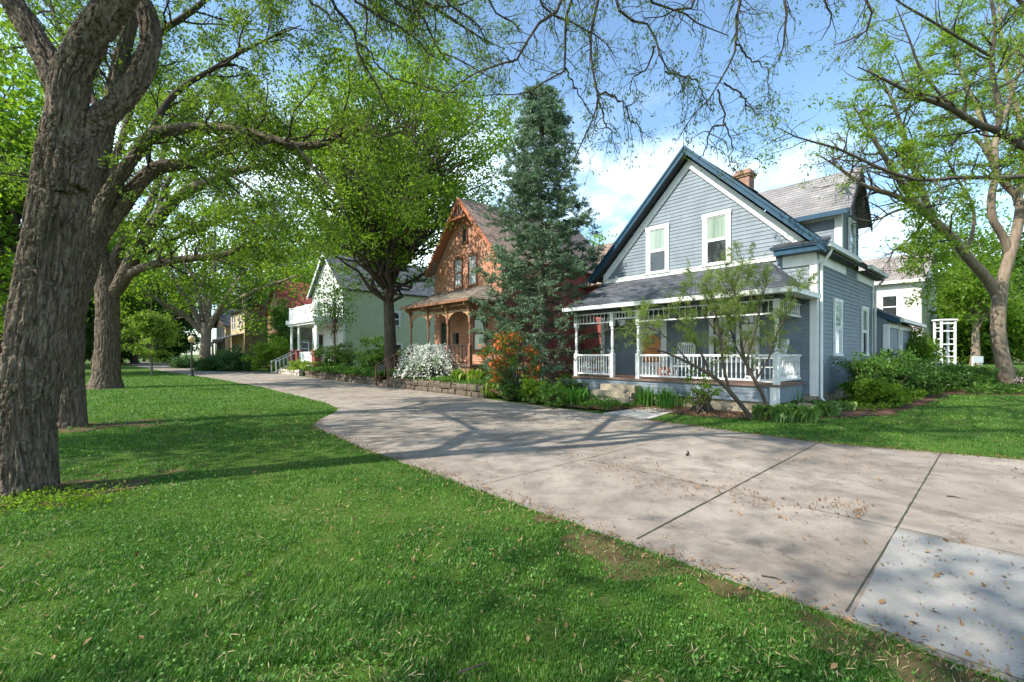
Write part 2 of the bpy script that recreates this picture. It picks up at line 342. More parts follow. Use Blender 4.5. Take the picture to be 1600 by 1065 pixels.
def leaf_cloud(rng, sites, per, sigma, length, width, up=0.6, droop=0.0, dirs=None, spread=1.0, flatten=1.0):
    c = np.repeat(sites, per, 0); N = len(c)
    g = rng.normal(size=(N, 3)) * sigma; g[:, 2] *= flatten; c = c + g
    d = rng.normal(size=(N, 3)) * spread
    if dirs is not None: d += np.repeat(dirs, per, 0) * 1.6
    d[:, 2] -= droop; d = unit(d)
    nrm = rng.normal(size=(N, 3)); nrm[:, 2] += up * 2.2; nrm -= d * (nrm * d).sum(1, keepdims=True); nrm = unit(nrm); s = np.cross(d, nrm)
    k = rng.uniform(0.5, 1.45, N)[:, None]; Lh = length * k / 2; Wh = width * k / 2
    V = np.stack([c - d * Lh, c + s * Wh - d * Lh * 0.15 + nrm * Wh * 0.35, c + d * Lh, c - s * Wh - d * Lh * 0.15 + nrm * Wh * 0.35], 1).reshape(-1, 3)
    return V, np.arange(N * 4).reshape(-1, 4)
def tips(P, frac=(0.3, 1.0), k=3, rng=None):
    """points along the outer part of each branch, with directions"""
    x = np.linspace(frac[0], frac[1], k) * (P.shape[1] - 1); i = np.minimum(x.astype(int), P.shape[1] - 2); f = (x - i)[None, :, None]
    q = P[:, i] * (1 - f) + P[:, i + 1] * f; d = unit(P[:, i + 1] - P[:, i]); return q.reshape(-1, 3), d.reshape(-1, 3)

# 3-D value noise for bark relief
def vnoise(p, seed=0):
    i = np.floor(p).astype(np.int64); f = p - i; f = f * f * (3 - 2 * f)
    def h(a):
        n = a[:, 0] * 374761393 + a[:, 1] * 668265263 + a[:, 2] * 2147483647 + seed * 974634777
        n = (n ^ (n >> 13)) * 1274126177; n &= 0xffffffff; n ^= n >> 16; return (n & 0xffff) / 65535.0
    r = 0
    for dx in (0, 1):
        for dy in (0, 1):
            for dz in (0, 1):
                wgt = (f[:, 0] if dx else 1 - f[:, 0]) * (f[:, 1] if dy else 1 - f[:, 1]) * (f[:, 2] if dz else 1 - f[:, 2])
                r = r + wgt * h(i + np.array([dx, dy, dz]))
    return r
def fork_mesh(name, limbs, voxel, relief, seed=1, cell=0.055):
    """one continuous trunk grown from several limbs, with furrowed bark relief"""
    gs = []
    for p, r in limbs:
        K = max(12, int(np.linalg.norm(np.diff(p, axis=0), axis=1).sum() / 0.08)); q, rr = rs(p, r, K); P, R = q[None], rr[None]
        V, F = tubes(P, R, 22); n = 22; cap = [np.concatenate([np.arange(n)[::-1]])[None], (np.arange(n) + (K - 1) * n)[None]]
        gs.append((V, F)); gs.append((V[:n], np.arange(n)[::-1][None])); gs.append((V[-n:], np.arange(n)[None]))
    me = np_mesh(name + '_draft', gs); bm = bmesh.new(); bm.from_mesh(me); bmesh.ops.remove_doubles(bm, verts=bm.verts, dist=1e-5); bm.to_mesh(me); bm.free()
    o = bpy.data.objects.new('draft', me); COL.objects.link(o); md = o.modifiers.new('r', 'REMESH'); md.mode = 'VOXEL'; md.voxel_size = voxel
    sm = o.modifiers.new('s', 'SMOOTH'); sm.iterations = 8; sm.factor = 0.5
    dg = bpy.context.evaluated_depsgraph_get(); res = bpy.data.meshes.new_from_object(o.evaluated_get(dg)); bpy.data.objects.remove(o); bpy.data.meshes.remove(me)
    n = len(res.vertices); V = np.empty(n * 3, np.float32); res.vertices.foreach_get('co', V); V = V.reshape(-1, 3).astype(float)
    N = np.empty(n * 3, np.float32); res.vertex_normals.foreach_get('vector', N); N = N.reshape(-1, 3).astype(float)
    # along-limb coordinate: nearest point of any centre line
    C = []; T = []; D = []
    for p, r in limbs:
        q, rr = rs(p, r, 60); d = np.r_[0, np.cumsum(np.linalg.norm(np.diff(q, axis=0), axis=1))]; t = unit(np.gradient(q, axis=0)); C.append(q); T.append(t); D.append(d)
    D = [d + (D[0][np.linalg.norm(C[0] - C[i][0], axis=1).argmin()] if i else 0) for i, d in enumerate(D)]; LL = np.concatenate([np.full(60, d[-1] - d[0]) for d in D]); C = np.concatenate(C); T = np.concatenate(T); D = np.concatenate(D)
    best = np.full(n, 1e9); bi = np.zeros(n, int)
    for k in range(len(C)):
        dd = ((V - C[k]) ** 2).sum(1); m_ = dd < best; best[m_] = dd[m_]; bi[m_] = k
    t = T[bi]; rel = V - C[bi]; la = (rel * t).sum(1, keepdims=True); al = D[bi][:, None] + la; q = rel - t * la; q0 = V - np.stack([np.interp(V[:, 2], C[:60, 2], C[:60, j]) for j in range(3)], 1); sl_ = np.tile(np.arange(60), len(limbs))[bi] / 59.0 * LL[bi] + la[:, 0]; isl = (bi >= 60).astype(float) * sstep(.05, .8, sl_); q = q0 * (1 - isl[:, None]) + q * isl[:, None]; q = np.stack([q[:, 0] + .4 * q[:, 2], q[:, 1] + .7 * q[:, 2], 0 * q[:, 2]], 1); zz = np.array([[0, 0, 1.0]])            # perpendicular position, plus a slow drift along the limb
    wv = np.stack([vnoise(V * 3.1, 5), vnoise(V * 3.1 + 9, 6), vnoise(V * 3.1 + 17, 7)], 1) - 0.5
    pp = (q + zz * al * 0.13) / cell + wv * 1.2
    a = vnoise(pp, seed); b = vnoise(pp * 2.1 + 31, seed + 3); c = vnoise((q + zz * al * 0.4) / cell * 4.3, seed + 5)
    rid = np.abs(2 * a - 1); rid2 = np.abs(2 * b - 1)
    plate = np.minimum(sstep(0.0, 0.36, rid), 0.45 + 0.55 * sstep(0.0, 0.3, rid2))
    h = relief * (plate + 0.25 * c - 0.6)
    V = V + N * h[:, None]; res.vertices.foreach_set('co', V.astype(np.float32).ravel()); res.polygons.foreach_set('use_smooth', [True] * len(res.polygons)); res.update()
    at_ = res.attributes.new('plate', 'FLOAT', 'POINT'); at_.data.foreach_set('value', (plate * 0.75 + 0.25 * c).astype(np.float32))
    res.name = name; return res

C0_XY = (8.35, 12.49)
def join_tubes(sets): return [tubes(P, R, n) for P, R, n in sets if len(P)]

def limb_tree(name, label, cat, base, limbs, rng, bark, leaf, group=None, only_extra=False, K=20, trunk_mesh=None, l1=None, l2=None, l3=None, leaves=None, n0=12, extra=None, twigmat=None):
    """a tree from hand laid limbs; l1..l3 are the side branch settings, leaves the foliage settings"""
    root = empty(name, base, 0, label, cat, group); B = np.array(base)
    q = [rs(p, r, K) for p, r in limbs]; P = np.stack([a for a, _ in q]) - B; R = np.stack([b for _, b in q])
    if trunk_mesh is None: tr = link('trunk', np_mesh('trunk', [tubes(P, R, n0)], True), root, (bark,))
    else: tr = trunk_mesh; tr.parent = root; tr.location = (-B[0], -B[1], -B[2])
    Pl, Rl = P, R
    if extra is not None:
        q = [rs(p, r, K) for p, r in extra]; Pe = np.stack([a for a, _ in q]) - B; Re = np.stack([b for _, b in q]); Pl, Rl = (Pe, Re) if only_extra else (np.concatenate([P[1:], Pe]), np.concatenate([R[1:], Re]))
        sets = [(Pe, Re, 7)]
    else:
        sets = []; Pl, Rl = (P[1:], R[1:]) if len(P) > 1 else (P, R)
    P1, R1 = spawn(rng, Pl, Rl, **l1); P2, R2 = spawn(rng, P1, R1, **l2); sets += [(P1, R1, 5), (P2, R2, 4)]
    last = P2
    if l3: P3, R3 = spawn(rng, P2, R2, **l3); sets.append((P3, R3, 3)); last = np.concatenate([P2[:, -6:], P3[:, :6]]) if P2.shape[1] == P3.shape[1] else P3
    link('branches', np_mesh('branches', join_tubes(sets), True), root, (twigmat or bark,))
    lv = dict(leaves); k = lv.pop('k', 3); keep = lv.pop('keep', 1.0)
    st, dr = tips(last, (0.25, 1.0), k)
    if keep < 1: m_ = rng.random(len(st)) < keep; st, dr = st[m_], dr[m_]
    hx, hy = st[:, 0] + B[0] - C0_XY[0], st[:, 1] + B[1] - C0_XY[1]; lx = .666 * hx - .746 * hy; ly = .746 * hx + .666 * hy      # branches do not grow into the blue house
    ok = ~((lx > -8) & (lx < 1.15) & (ly > -1.2) & (ly < 13.5) & (st[:, 2] + B[2] < np.where(ly > .8, 8.2, 5.5))); st, dr = st[ok], dr[ok]
    link('crown', np_mesh('crown', [leaf_cloud(rng, st, dirs=dr, **lv)]), root, (leaf,))
    return root

def crown_points(rng, n, shape='round'):
    p = unit(rng.normal(size=(n, 3))) * (rng.random(n) ** 0.45)[:, None]
    return p
def crown_tree(name, label, cat, base, height, radius, rng, bark, leaf, trunk_r=0.3, crown_lo=0.25, clumps=90, per=120, clump_r=0.9, leaf_l=0.16, leaf_w=0.1, group=None, lobes=6, shape='round', stems=1, drop=0.0):
    """trunk, limbs that reach every leaf clump, and clumps of single leaves with gaps between them"""
    base = Vector(base); root = empty(name, base, 0, label, cat, group)
    zc = height * (crown_lo + 1) / 2; hz = height * (1 - crown_lo) / 2
    c = crown_points(rng, clumps)
    if shape == 'cone': k = (1 - (c[:, 2] + 1) / 2); c[:, :2] *= (0.12 + 1.0 * k)[:, None]
    if shape == 'dome': c[:, 2] = np.abs(c[:, 2]) * 2 - 1
    lob = unit(rng.normal(size=(lobes, 3))); dd = (unit(c) @ lob.T).max(1); c *= (0.42 + 0.63 * dd)[:, None]
    C = np.stack([c[:, 0] * radius, c[:, 1] * radius, zc + c[:, 2] * hz], 1)
    C[:, 2] = np.maximum(C[:, 2], 0.08)
    sets = []
    top = np.array([rng.normal() * radius * 0.05, rng.normal() * radius * 0.05, height * 0.93])
    if stems == 1:
        K = 10; t = np.linspace(0, 1, K)[:, None]; ax = top * t + np.c_[np.sin(t * 5 + rng.random() * 6) * radius * 0.04 * t, np.cos(t * 4) * radius * 0.04 * t, 0 * t]
        rr = trunk_r * (np.interp(t[:, 0], [0, 0.06, 1], [1.45, 1.0, 0.12])); link('trunk', np_mesh('trunk', [tubes(ax[None], rr[None], 10)], True), root, (bark,))
        zs = np.clip(C[:, 2] * rng.uniform(0.45, 0.85, len(C)), height * crown_lo * rng.uniform(0.75, 1.25, len(C)), height * 0.85)
        A = np.stack([np.interp(zs, ax[:, 2], ax[:, j]) for j in range(3)], 1); r0 = np.interp(zs, ax[:, 2], rr) * 0.42
    else:
        A = np.c_[rng.normal(size=(len(C), 2)) * trunk_r * 2.0, np.zeros(len(C))]; r0 = np.full(len(C), trunk_r * 0.3)
    K = 7; t = np.linspace(0, 1, K)[None, :, None]; mid = (A + C) / 2; mid[:, 2] += (0.12 if stems == 1 else 0.1) * np.linalg.norm(C - A, axis=1) - drop
    P = A[:, None] * (1 - t) ** 2 + 2 * mid[:, None] * t * (1 - t) + C[:, None] * t ** 2; P[:, 1:-1] += rng.normal(size=(len(C), K - 2, 3)) * radius * 0.025
    R = np.minimum(r0, 0.115)[:, None] * np.linspace(1, 0.15, K)[None]
    link('branches' if stems == 1 else 'stems', np_mesh('branches', [tubes(P, R, 5)], True), root, (bark,))
    sub, _ = spawn(rng, P, R, 0, (1, 1)) if False else (None, None)
    cc = np.repeat(C, 4, 0) + rng.normal(size=(len(C) * 4, 3)) * np.array([clump_r, clump_r, clump_r * 0.55]) * 0.75
    cc[:, 2] = np.maximum(cc[:, 2], 0.04)
    V, F = leaf_cloud(rng, cc, max(1, per // 4), np.array([clump_r, clump_r, clump_r * 0.6]) * 0.42, leaf_l, leaf_w, up=0.5, droop=0.25)
    V[:, 2] = np.maximum(V[:, 2], 0.01)
    cr_ = link('crown' if stems == 1 else 'foliage', np_mesh('crown', [(V, F)]), root, (leaf,))
    root['_c'] = 0; del root['_c']
    return root, C
def blossoms(root, rng, C, n, mat, size, per, sigma, name='blossom'):
    st = C[rng.choice(len(C), n, replace=n > len(C))] + rng.normal(size=(n, 3)) * 0.05
    V, F = leaf_cloud(rng, st, per, sigma, size, size * 0.8, up=0.7); link(name, np_mesh(name, [(V, F)]), root, (mat,))
def conifer(name, label, cat, base, height, radius, rng, group=None):
    base = Vector(base); root = empty(name, base, 0, label, cat, group); K = 12; t = np.linspace(0, 1, K)
    ax = np.c_[0.05 * np.sin(t * 7), 0.05 * np.cos(t * 5), t * height]; rr = np.interp(t, [0, 1], [0.19, 0.015])
    link('trunk', np_mesh('trunk', [tubes(ax[None], rr[None], 9)], True), root, (M['bark'],))
    P = []; z = 0.55
    while z < height - 0.15:
        f = 1 - z / height; n = max(5, int(5 + 4 * f ** 0.6)); a0 = rng.random() * 6.28
        for k in range(n):
            ln = (radius * min(1.0, (f * 1.05) ** 0.68) + 0.06) * rng.uniform(0.66, 1.14); a = a0 + 6.283 * k / n + rng.normal() * 0.18
            d = np.array([math.cos(a), math.sin(a)]); s = np.linspace(0, 1, 7); lift = 0.30 * (1 - f) - 0.34 * f
            x = ln * s; zz = z + ln * (lift * s + 0.26 * s ** 2.2) + rng.normal() * 0.03
            P.append(np.c_[d[0] * x, d[1] * x, np.maximum(zz, 0.12)])
        z += 0.20 + 0.36 * f
    P = np.array(P); R = np.repeat(np.linspace(0.024, 0.004, 7)[None], len(P), 0)
    P1, R1 = spawn(rng, P, R, 9.5, (0.30, 0.80), K=4, s0=0.15, ang=(40, 65), wig=0.08, trop=(0, 0, -0.12), rmax=0.008, rmin=0.003, fade=0.5, flat=0.95)
    P2, R2 = spawn(rng, P1, R1, 11, (0.12, 0.30), K=3, s0=0.2, ang=(35, 60), wig=0.08, trop=(0, 0, -0.15), rmax=0.005, rmin=0.002, flat=0.9)
    link('branches', np_mesh('branches', [tubes(P, R, 5), tubes(P1, R1, 3)], True), root, (M['needle_dead'],))
    st, dr = tips(P1, (0.25, 1.0), 4); s2, d2 = tips(P2, (0.1, 1.0), 3); st = np.concatenate([st, s2]); dr = np.concatenate([dr, d2])
    # bare, dead lower and inner wood on the shaded low side
    rad = np.linalg.norm(st[:, :2], axis=1); lim = radius * np.minimum(1, (1 - st[:, 2] / height) * 1.05) ** 0.68
    keep = rng.random(len(st)) < np.clip((rad / np.maximum(lim, 0.1) - 0.22) * 2.6, 0.02, 1); keep &= ~((st[:, 2] < height * 0.36) & (st[:, 0] > 0.25) & (rng.random(len(st)) < 0.62))
    V, F = leaf_cloud(rng, st[keep], 4, np.array([.04, .04, .022]), 0.105, 0.032, up=0.7, dirs=dr[keep] * 0.9, spread=0.8)
    link('crown', np_mesh('crown', [(V, F)]), root, (M['needle'],))
    return root
def blade_clump(name, label, cat, base, rng, n, length, width, mat, lean=(0.3, 1.1), group=None, K=5, broad=False, spread=0.12):
    """arching strap or spoon shaped leaves from one crown"""
    root = empty(name, base, 0, label, cat, group); a = rng.uniform(0, 6.283, n); ln = length * rng.uniform(0.6, 1.15, n); le = rng.uniform(lean[0], lean[1], n)
    s = np.linspace(0, 1, K)[None]; bend = le[:, None] * s ** 1.3 * 1.35; dz = np.cos(bend); dr = np.sin(bend)
    st = (ln / (K - 1))[:, None]; r = np.cumsum(dr * st, 1) - dr * st; z = np.cumsum(dz * st, 1) - dz * st
    off = rng.normal(size=(n, 2)) * spread
    X = off[:, 0:1] + np.cos(a)[:, None] * r; Y = off[:, 1:2] + np.sin(a)[:, None] * r
    w_ = width * rng.uniform(0.75, 1.2, n)[:, None] * (np.array([0.12, 0.16, 0.85, 1.0, 0.08])[None] if broad else np.array([0.7, 1.0, 0.9, 0.6, 0.06])[None]) / 2
    sx_, sy_ = -np.sin(a)[:, None], np.cos(a)[:, None]; cup = 0.3 if broad else 0.2
    A = np.stack([X + sx_ * w_, Y + sy_ * w_, np.maximum(z + w_ * cup, 0.01)], 2); C_ = np.stack([X, Y, np.maximum(z, 0.008)], 2); B = np.stack([X - sx_ * w_, Y - sy_ * w_, np.maximum(z + w_ * cup, 0.01)], 2)
    V = np.stack([A, C_, B], 2).reshape(-1, 3); b = (np.arange(n) * K * 3)[:, None, None] + (np.arange(K - 1) * 3)[None, :, None]; j = np.arange(2)[None, None]
    F = np.stack([b + j, b + j + 1, b + j + 4, b + j + 3], -1).reshape(-1, 4)
    link('foliage', np_mesh('foliage', [(V, F)], True), root, (mat,)); return root

# ---------------------------------------------------------------- ground, paving
def groundmat():
    m, t, p, o = newmat('lawn_soil'); a = noise(t, 0.55, 6, 0.6); b = noise(t, 6, 5, 0.65); f = noise(t, 70, 3)
    r = ramp(t, a.outputs['Fac'], [(0.32, (0.04, 0.09, 0.012)), (0.55, (0.065, 0.12, 0.018)), (0.75, (0.11, 0.13, 0.035))])
    col = mixc(t, ramp(t, b.outputs['Fac'], [(0.56, (0, 0, 0)), (0.72, (0.7, 0.7, 0.7))]).outputs[0], r.outputs[0], (0.15, 0.115, 0.06))
    t.links.new(mixc(t, 0.6, col, f.outputs['Color'], 'OVERLAY'), p.inputs['Base Color']); p.inputs['Roughness'].default_value = 0.95; p.inputs['Specular IOR Level'].default_value = 0.1
    bump(t, p, f.outputs['Fac'], 0.8, 0.03); return m
def concrete(name, lo, hi, stain=0.5, crack=True):
    m, t, p, o = newmat(name); a = noise(t, 0.5, 6, 0.6); b = noise(t, 2.6, 6, 0.65); f = noise(t, 110, 2); g = noise(t, 22, 5, 0.7)
    r = ramp(t, a.outputs['Fac'], [(0.3, lo), (0.7, hi)])
    d = ramp(t, b.outputs['Fac'], [(0.42, (0, 0, 0)), (0.75, (stain, stain, stain))]); col = mixc(t, d.outputs[0], r.outputs[0], tuple(x * 0.62 for x in lo))  # stains, their contrast raised to paint in some soft dappled shade
    q = noise(t, .9, 7, .75, dist=1.2); col = mixc(t, ramp(t, q.outputs['Fac'], [(.54, (0, 0, 0)), (.70, (stain * .8,) * 3)]).outputs[0], col, tuple(x * 0.5 for x in lo))
    vo = nd(t, 'ShaderNodeTexVoronoi', feature='DISTANCE_TO_EDGE'); vo.inputs['Scale'].default_value = .38; cw = noise(t, 2.5, 6, .7); cc_ = nd(t, 'ShaderNodeTexCoord'); av = nd(t, 'ShaderNodeVectorMath', operation='ADD'); t.links.new(cc_.outputs['Object'], av.inputs[0]); t.links.new(cw.outputs['Color'], av.inputs[1]); t.links.new(av.outputs[0], vo.inputs['Vector']); col = mixc(t, ramp(t, vo.outputs['Distance'], [(.0, (.7, .7, .7)), (.006, (0, 0, 0))]).outputs[0], col, tuple(x * .35 for x in lo)) if crack else col
    s = ramp(t, g.outputs['Fac'], [(0.62, (0, 0, 0)), (0.78, (0.45, 0.45, 0.45))]); col = mixc(t, s.outputs[0], col, tuple(x * 0.55 for x in lo))
    t.links.new(mixc(t, 0.45, col, f.outputs['Color'], 'OVERLAY'), p.inputs['Base Color']); p.inputs['Roughness'].default_value = 0.9; p.inputs['Specular IOR Level'].default_value = 0.2
    bump(t, p, f.outputs['Fac'], 0.35, 0.006); return m
M['ground'] = groundmat()
M['paving'] = concrete('pinkish_concrete', (0.205, 0.172, 0.142), (0.345, 0.302, 0.255), 0.9)
M['slab'] = concrete('pale_new_concrete', (0.245, 0.235, 0.215), (0.33, 0.318, 0.295), 0.55, False)
M['walk'] = concrete('pale_walk', (0.40, 0.38, 0.34), (0.50, 0.48, 0.44), 0.3)
M['joint'] = paint('mossy_joint', (0.055, 0.06, 0.03), 0.5, 0.95, 4.0)
M['mulch'] = brickmat('bark_mulch', (0.13, 0.065, 0.04), (0.20, 0.11, 0.07), (0.06, 0.035, 0.025), 0.05, 0.02, 0.006, 0.95, 0.8, coord='Object')
M['litter'] = leafmat('dry_leaf_litter', (0.11, 0.055, 0.025), (0.30, 0.19, 0.09), 0.1, (1, 1, 1))

def grid_mesh(name, x0, x1, y0, y1, nx, ny, fn):
    X, Y = np.meshgrid(np.linspace(x0, x1, nx), np.linspace(y0, y1, ny)); Z = fn(X, Y); V = np.stack([X, Y, Z], -1).reshape(-1, 3)
    i = np.arange(ny - 1)[:, None] * nx + np.arange(nx - 1)[None]; F = np.stack([i, i + 1, i + nx + 1, i + nx], -1).reshape(-1, 4)
    return V, F
# near ground follows gz; beyond it one wide apron to the horizon that starts a little lower
V1, F1 = grid_mesh('g', -60, 60, -30, 90, 241, 241, gz)
e = 1500.0
far = np.array([(-e, -e, -.35), (e, -e, -.35), (e, e, -.35), (-e, e, -.35)], float)
rim = np.array([(-60, -30, 0), (60, -30, 0), (60, 90, 0), (-60, 90, 0)], float); rim[:, 2] = gz(rim[:, 0], rim[:, 1])
skirt_v = []; skirt_f = []
ring = [(x, -30) for x in np.linspace(-60, 60, 241)] + [(60, y) for y in np.linspace(-30, 90, 241)[1:]] + [(x, 90) for x in np.linspace(60, -60, 241)[1:]] + [(-60, y) for y in np.linspace(90, -30, 241)[1:-1]]
ring = np.array(ring, float); zin = gz(ring[:, 0], ring[:, 1]); c0 = np.array([0, 30.0]); outr = c0 + (ring - c0) * 1.6; outf = c0 + (ring - c0) * 25
n = len(ring); Vs = np.concatenate([np.c_[ring, zin], np.c_[outr, np.full(n, 0.0)], np.c_[outf, np.full(n, 0.0)]]); k = np.arange(n); k2 = (k + 1) % n
Fs = np.concatenate([np.stack([k, k + n, k2 + n, k2], 1), np.stack([k + n, k + 2 * n, k2 + 2 * n, k2 + n], 1)])
g_o = link('ground', np_mesh('ground', [(V1, F1), (Vs, Fs[:, ::-1])], True), None, (M['ground'],)); tag(g_o, kind='structure')

def sheet(name, poly_uv, z, mat, step=None, up=0.0, kind='structure', thick=0.0):
    """a flat sheet laid on the ground from a lane-coordinate outline"""
    b = MB(); pts = [lane(u, v) for u, v in poly_uv]; top = [Vector((p.x, p.y, gz(p.x, p.y) + z)) for p in pts]
    b.face(top)
    if thick:
        low = [Vector((p.x, p.y, p.z - thick)) for p in top]
        for i in range(len(top)): j = (i + 1) % len(top); b.face([top[i], low[i], low[j], top[j]])
    o = b.build(name, mat); tag(o, kind=kind); return o
def wavy(pts, amp=0.03, step=0.35, seed=1, closed=False):
    r = random.Random(seed); out = []
    for (a, b), (c, d) in zip(pts, pts[1:]):
        n = max(1, int(math.hypot(c - a, d - b) / step))
        for i in range(n): t = i / n; out.append((a + (c - a) * t + r.uniform(-amp, amp), b + (d - b) * t + r.uniform(-amp, amp)))
    out.append(pts[-1]); return out
LEFT_EDGE = wavy([(-16, 3.22), (0, 3.2), (7.4, 3.16), (10.3, 3.36), (10.75, 3.6), (12.4, 4.7), (13.1, 5.0), (15, 5.25), (24, 5.5), (34, 5.2), (48, 4.2), (75, 3.0), (120, 2.5)], 0.025, 0.3, 4)
RIGHT_EDGE = wavy([(120, 10.2), (20, 10.25), (12.5, 9.85), (9.0, 9.72), (2.4, 9.3), (0, 10.0), (-16, 11.4)], 0.02, 0.4, 7)
sheet('pavement', LEFT_EDGE + RIGHT_EDGE, 0.006, M['paving'], thick=0.03)
sheet('concrete_slab', [(-1.42, 3.24), (0.66, 3.24), (0.7, 4.2), (0.735, 5.17), (-1.42, 5.17)], 0.011, M['slab'])
sheet('pavement', [(-3.6, 3.24), (-1.47, 3.24), (-1.47, 5.17), (-3.6, 5.17)], 0.0105, M['paving'])
def joint(p, q, wd=0.022, z=0.010, seed=1):
    r = random.Random(seed); d = Vector((q[0] - p[0], q[1] - p[1])); nn = Vector((-d.y, d.x)).normalized(); A = []; B = []; n = int(d.length / 0.12) + 2
    for i in range(n):
        t = i / (n - 1); c = Vector(p) + d * t; w1 = wd * r.uniform(0.25, 1.0) / 2; w2 = wd * r.uniform(0.25, 1.0) / 2; A.append(tuple(c + nn * w1)); B.append(tuple(c - nn * w2))
    sheet('pavement_joint', A + B[::-1], 0.013 + seed * 0.0003, M['joint'])
for i, (p, q) in enumerate([((2.14, 3.3), (2.36, 9.22)), ((0.74, 5.22), (0.84, 9.7)), ((4.25, 3.3), (4.36, 9.4)), ((6.4, 3.3), (6.5, 9.55)), ((8.6, 3.4), (8.7, 9.6)), ((11, 4), (11.1, 9.75)), ((0.7, 3.3), (0.735, 5.2)), ((-3, 5.24), (2.13, 5.24)), ((-1.45, 3.3), (-1.45, 5.2)), ((13.4, 5.2), (13.5, 9.9)), ((16, 5.4), (16, 10.0)), ((2.3, 5.24), (4.2, 5.24)), ((-1.45, 5.28), (-1.35, 9.9))]):
    joint(p, q, 0.020 if i in (0, 1) else 0.012, seed=i)
sheet('walkway', [(5.9, 9.55), (7.25, 9.65), (7.5, 11.75), (6.3, 11.75)], 0.014, M['walk'], thick=0.02)
sheet('path', wavy([(15, -0.9), (40, -1.1), (80, -2.2), (120, -3)], 0.03, 0.5, 3) + [(120, -6.2), (80, -5.6), (40, -4.5), (15, -4.3)], 0.007, M['paving'])
sheet('road', [(-18, 52), (-60, 52), (-60, 60), (-18, 60)], 0.02, M['slab'])
# ---------------------------------------------------------------- houses
def FR(a, n, z): return (a, -n, z)        # a wall that faces the lane: a along local x, n outwards
def SD(x0): return lambda a, n, z: (x0 + n, a, z)   # a wall that faces right (local +x): a along local y
def FRy(y0): return lambda a, n, z: (a, y0 - n, z)
def wbox(b, T, a0, a1, n0, n1, z0, z1):
    p, q = T(a0, n0, z0), T(a1, n1, z1); return b.box(p[0], q[0], p[1], q[1], p[2], q[2])
def window(parent, T, a0, a1, z0, z1, frame, upper, lower, trim=0.11, sill=True, head=0.0, sash=True, base=0.012, mid=None, glass_only=False):
    b = MB(); t = trim
    if a0 > a1: a0, a1 = a1, a0
    wbox(b, T, a0, a0 + t, base, 0.062, z0, z1); wbox(b, T, a1 - t, a1, base, 0.062, z0, z1)
    wbox(b, T, a0 - 0.02, a1 + 0.02, base, 0.072, z1, z1 + t * (1.0 + head)); wbox(b, T, a0 - (0.04 if sill else 0), a1 + (0.04 if sill else 0), base, 0.085, z0 - 0.06, z0)
    w_ = window_frame = b.build('window', frame, parent)
    zm = mid if mid else (z0 + z1) / 2; i = t + 0.035
    if sash:
        s = MB()
        for lo, hi, nn in ((zm, z1, 0.045), (z0, zm - 0.004, 0.034)):
            wbox(s, T, a0 + t + .002, a0 + i, base, nn, lo, hi - .002); wbox(s, T, a1 - i, a1 - t - .002, base, nn, lo, hi - .002); wbox(s, T, a0 + i, a1 - i, base, nn, lo, lo + 0.045); wbox(s, T, a0 + i, a1 - i, base, nn, hi - 0.037, hi - .002)
        s.build('sash', frame, w_)
    for nm, lo, hi, mm, nn in (('upper_pane', zm + .045, z1 - .037, upper, 0.030), ('lower_pane', z0 + .045, zm - .041, lower, 0.022)) if sash else (('pane', z0, z1, upper, 0.028),):
        g = MB(); p, q = (a0 + i, a1 - i) if sash else (a0 + t, a1 - t); g.face([T(p, nn, lo), T(q, nn, lo), T(q, nn, hi), T(p, nn, hi)]); g.keep = True; g.build('pane', mm, w_)
    return w_
def gable_ext(x0, x1, ez, pz):
    """extent of a gable wall at height z"""
    xm = (x0 + x1) / 2
    def ext(z):
        if z <= ez: return (x0, x1)
        k = min(1.0, (z - ez) / (pz - ez)); return (x0 + (xm - x0) * k, x1 - (x1 - xm) * k)
    return ext
def lap_front(b, y, ext, z0, z1, expo, lip=0.012): b.lap((0, y, 0), (1, 0, 0), (0, 0, 1), (0, -1, 0), ext, z0, z1, expo, lip)
def lap_side(b, x, y0, y1, z0, z1, expo, lip=0.012, sgn=1): b.lap((x, 0, 0), (0, 1, 0), (0, 0, 1), (sgn, 0, 0), (lambda z: (y0, y1)) if not callable(y0) else y0, z0, z1, expo, lip)
def roof_slope(b, e0, e1, r1, r0, th=0.10, expo=0.14, lip=0.009):
    """shingled slab from eave e0-e1 up to ridge r0-r1 (r0 above e0)"""
    e0, e1, r0, r1 = map(Vector, (e0, e1, r0, r1)); A = (e1 - e0).normalized(); up = (r0 - e0); up = (up - A * up.dot(A)); H_ = up.length; U = up.normalized(); N = A.cross(U)
    if N.z < 0: N = -N
    w0 = (e1 - e0).length; a_r0 = (r0 - e0).dot(A); a_r1 = (r1 - e0).dot(A)
    ext = lambda h: (a_r0 * h / H_, w0 + (a_r1 - w0) * h / H_)
    b.lap(e0, A, U, N, ext, 0, H_, expo, lip)
    q = [e0, e1, r1, r0]; d = N * -th; lo = [p + d for p in q]; b.face(lo)
    for i in range(4): j = (i + 1) % 4; b.face([q[i], q[j], lo[j], lo[i]])
    b.keep = False

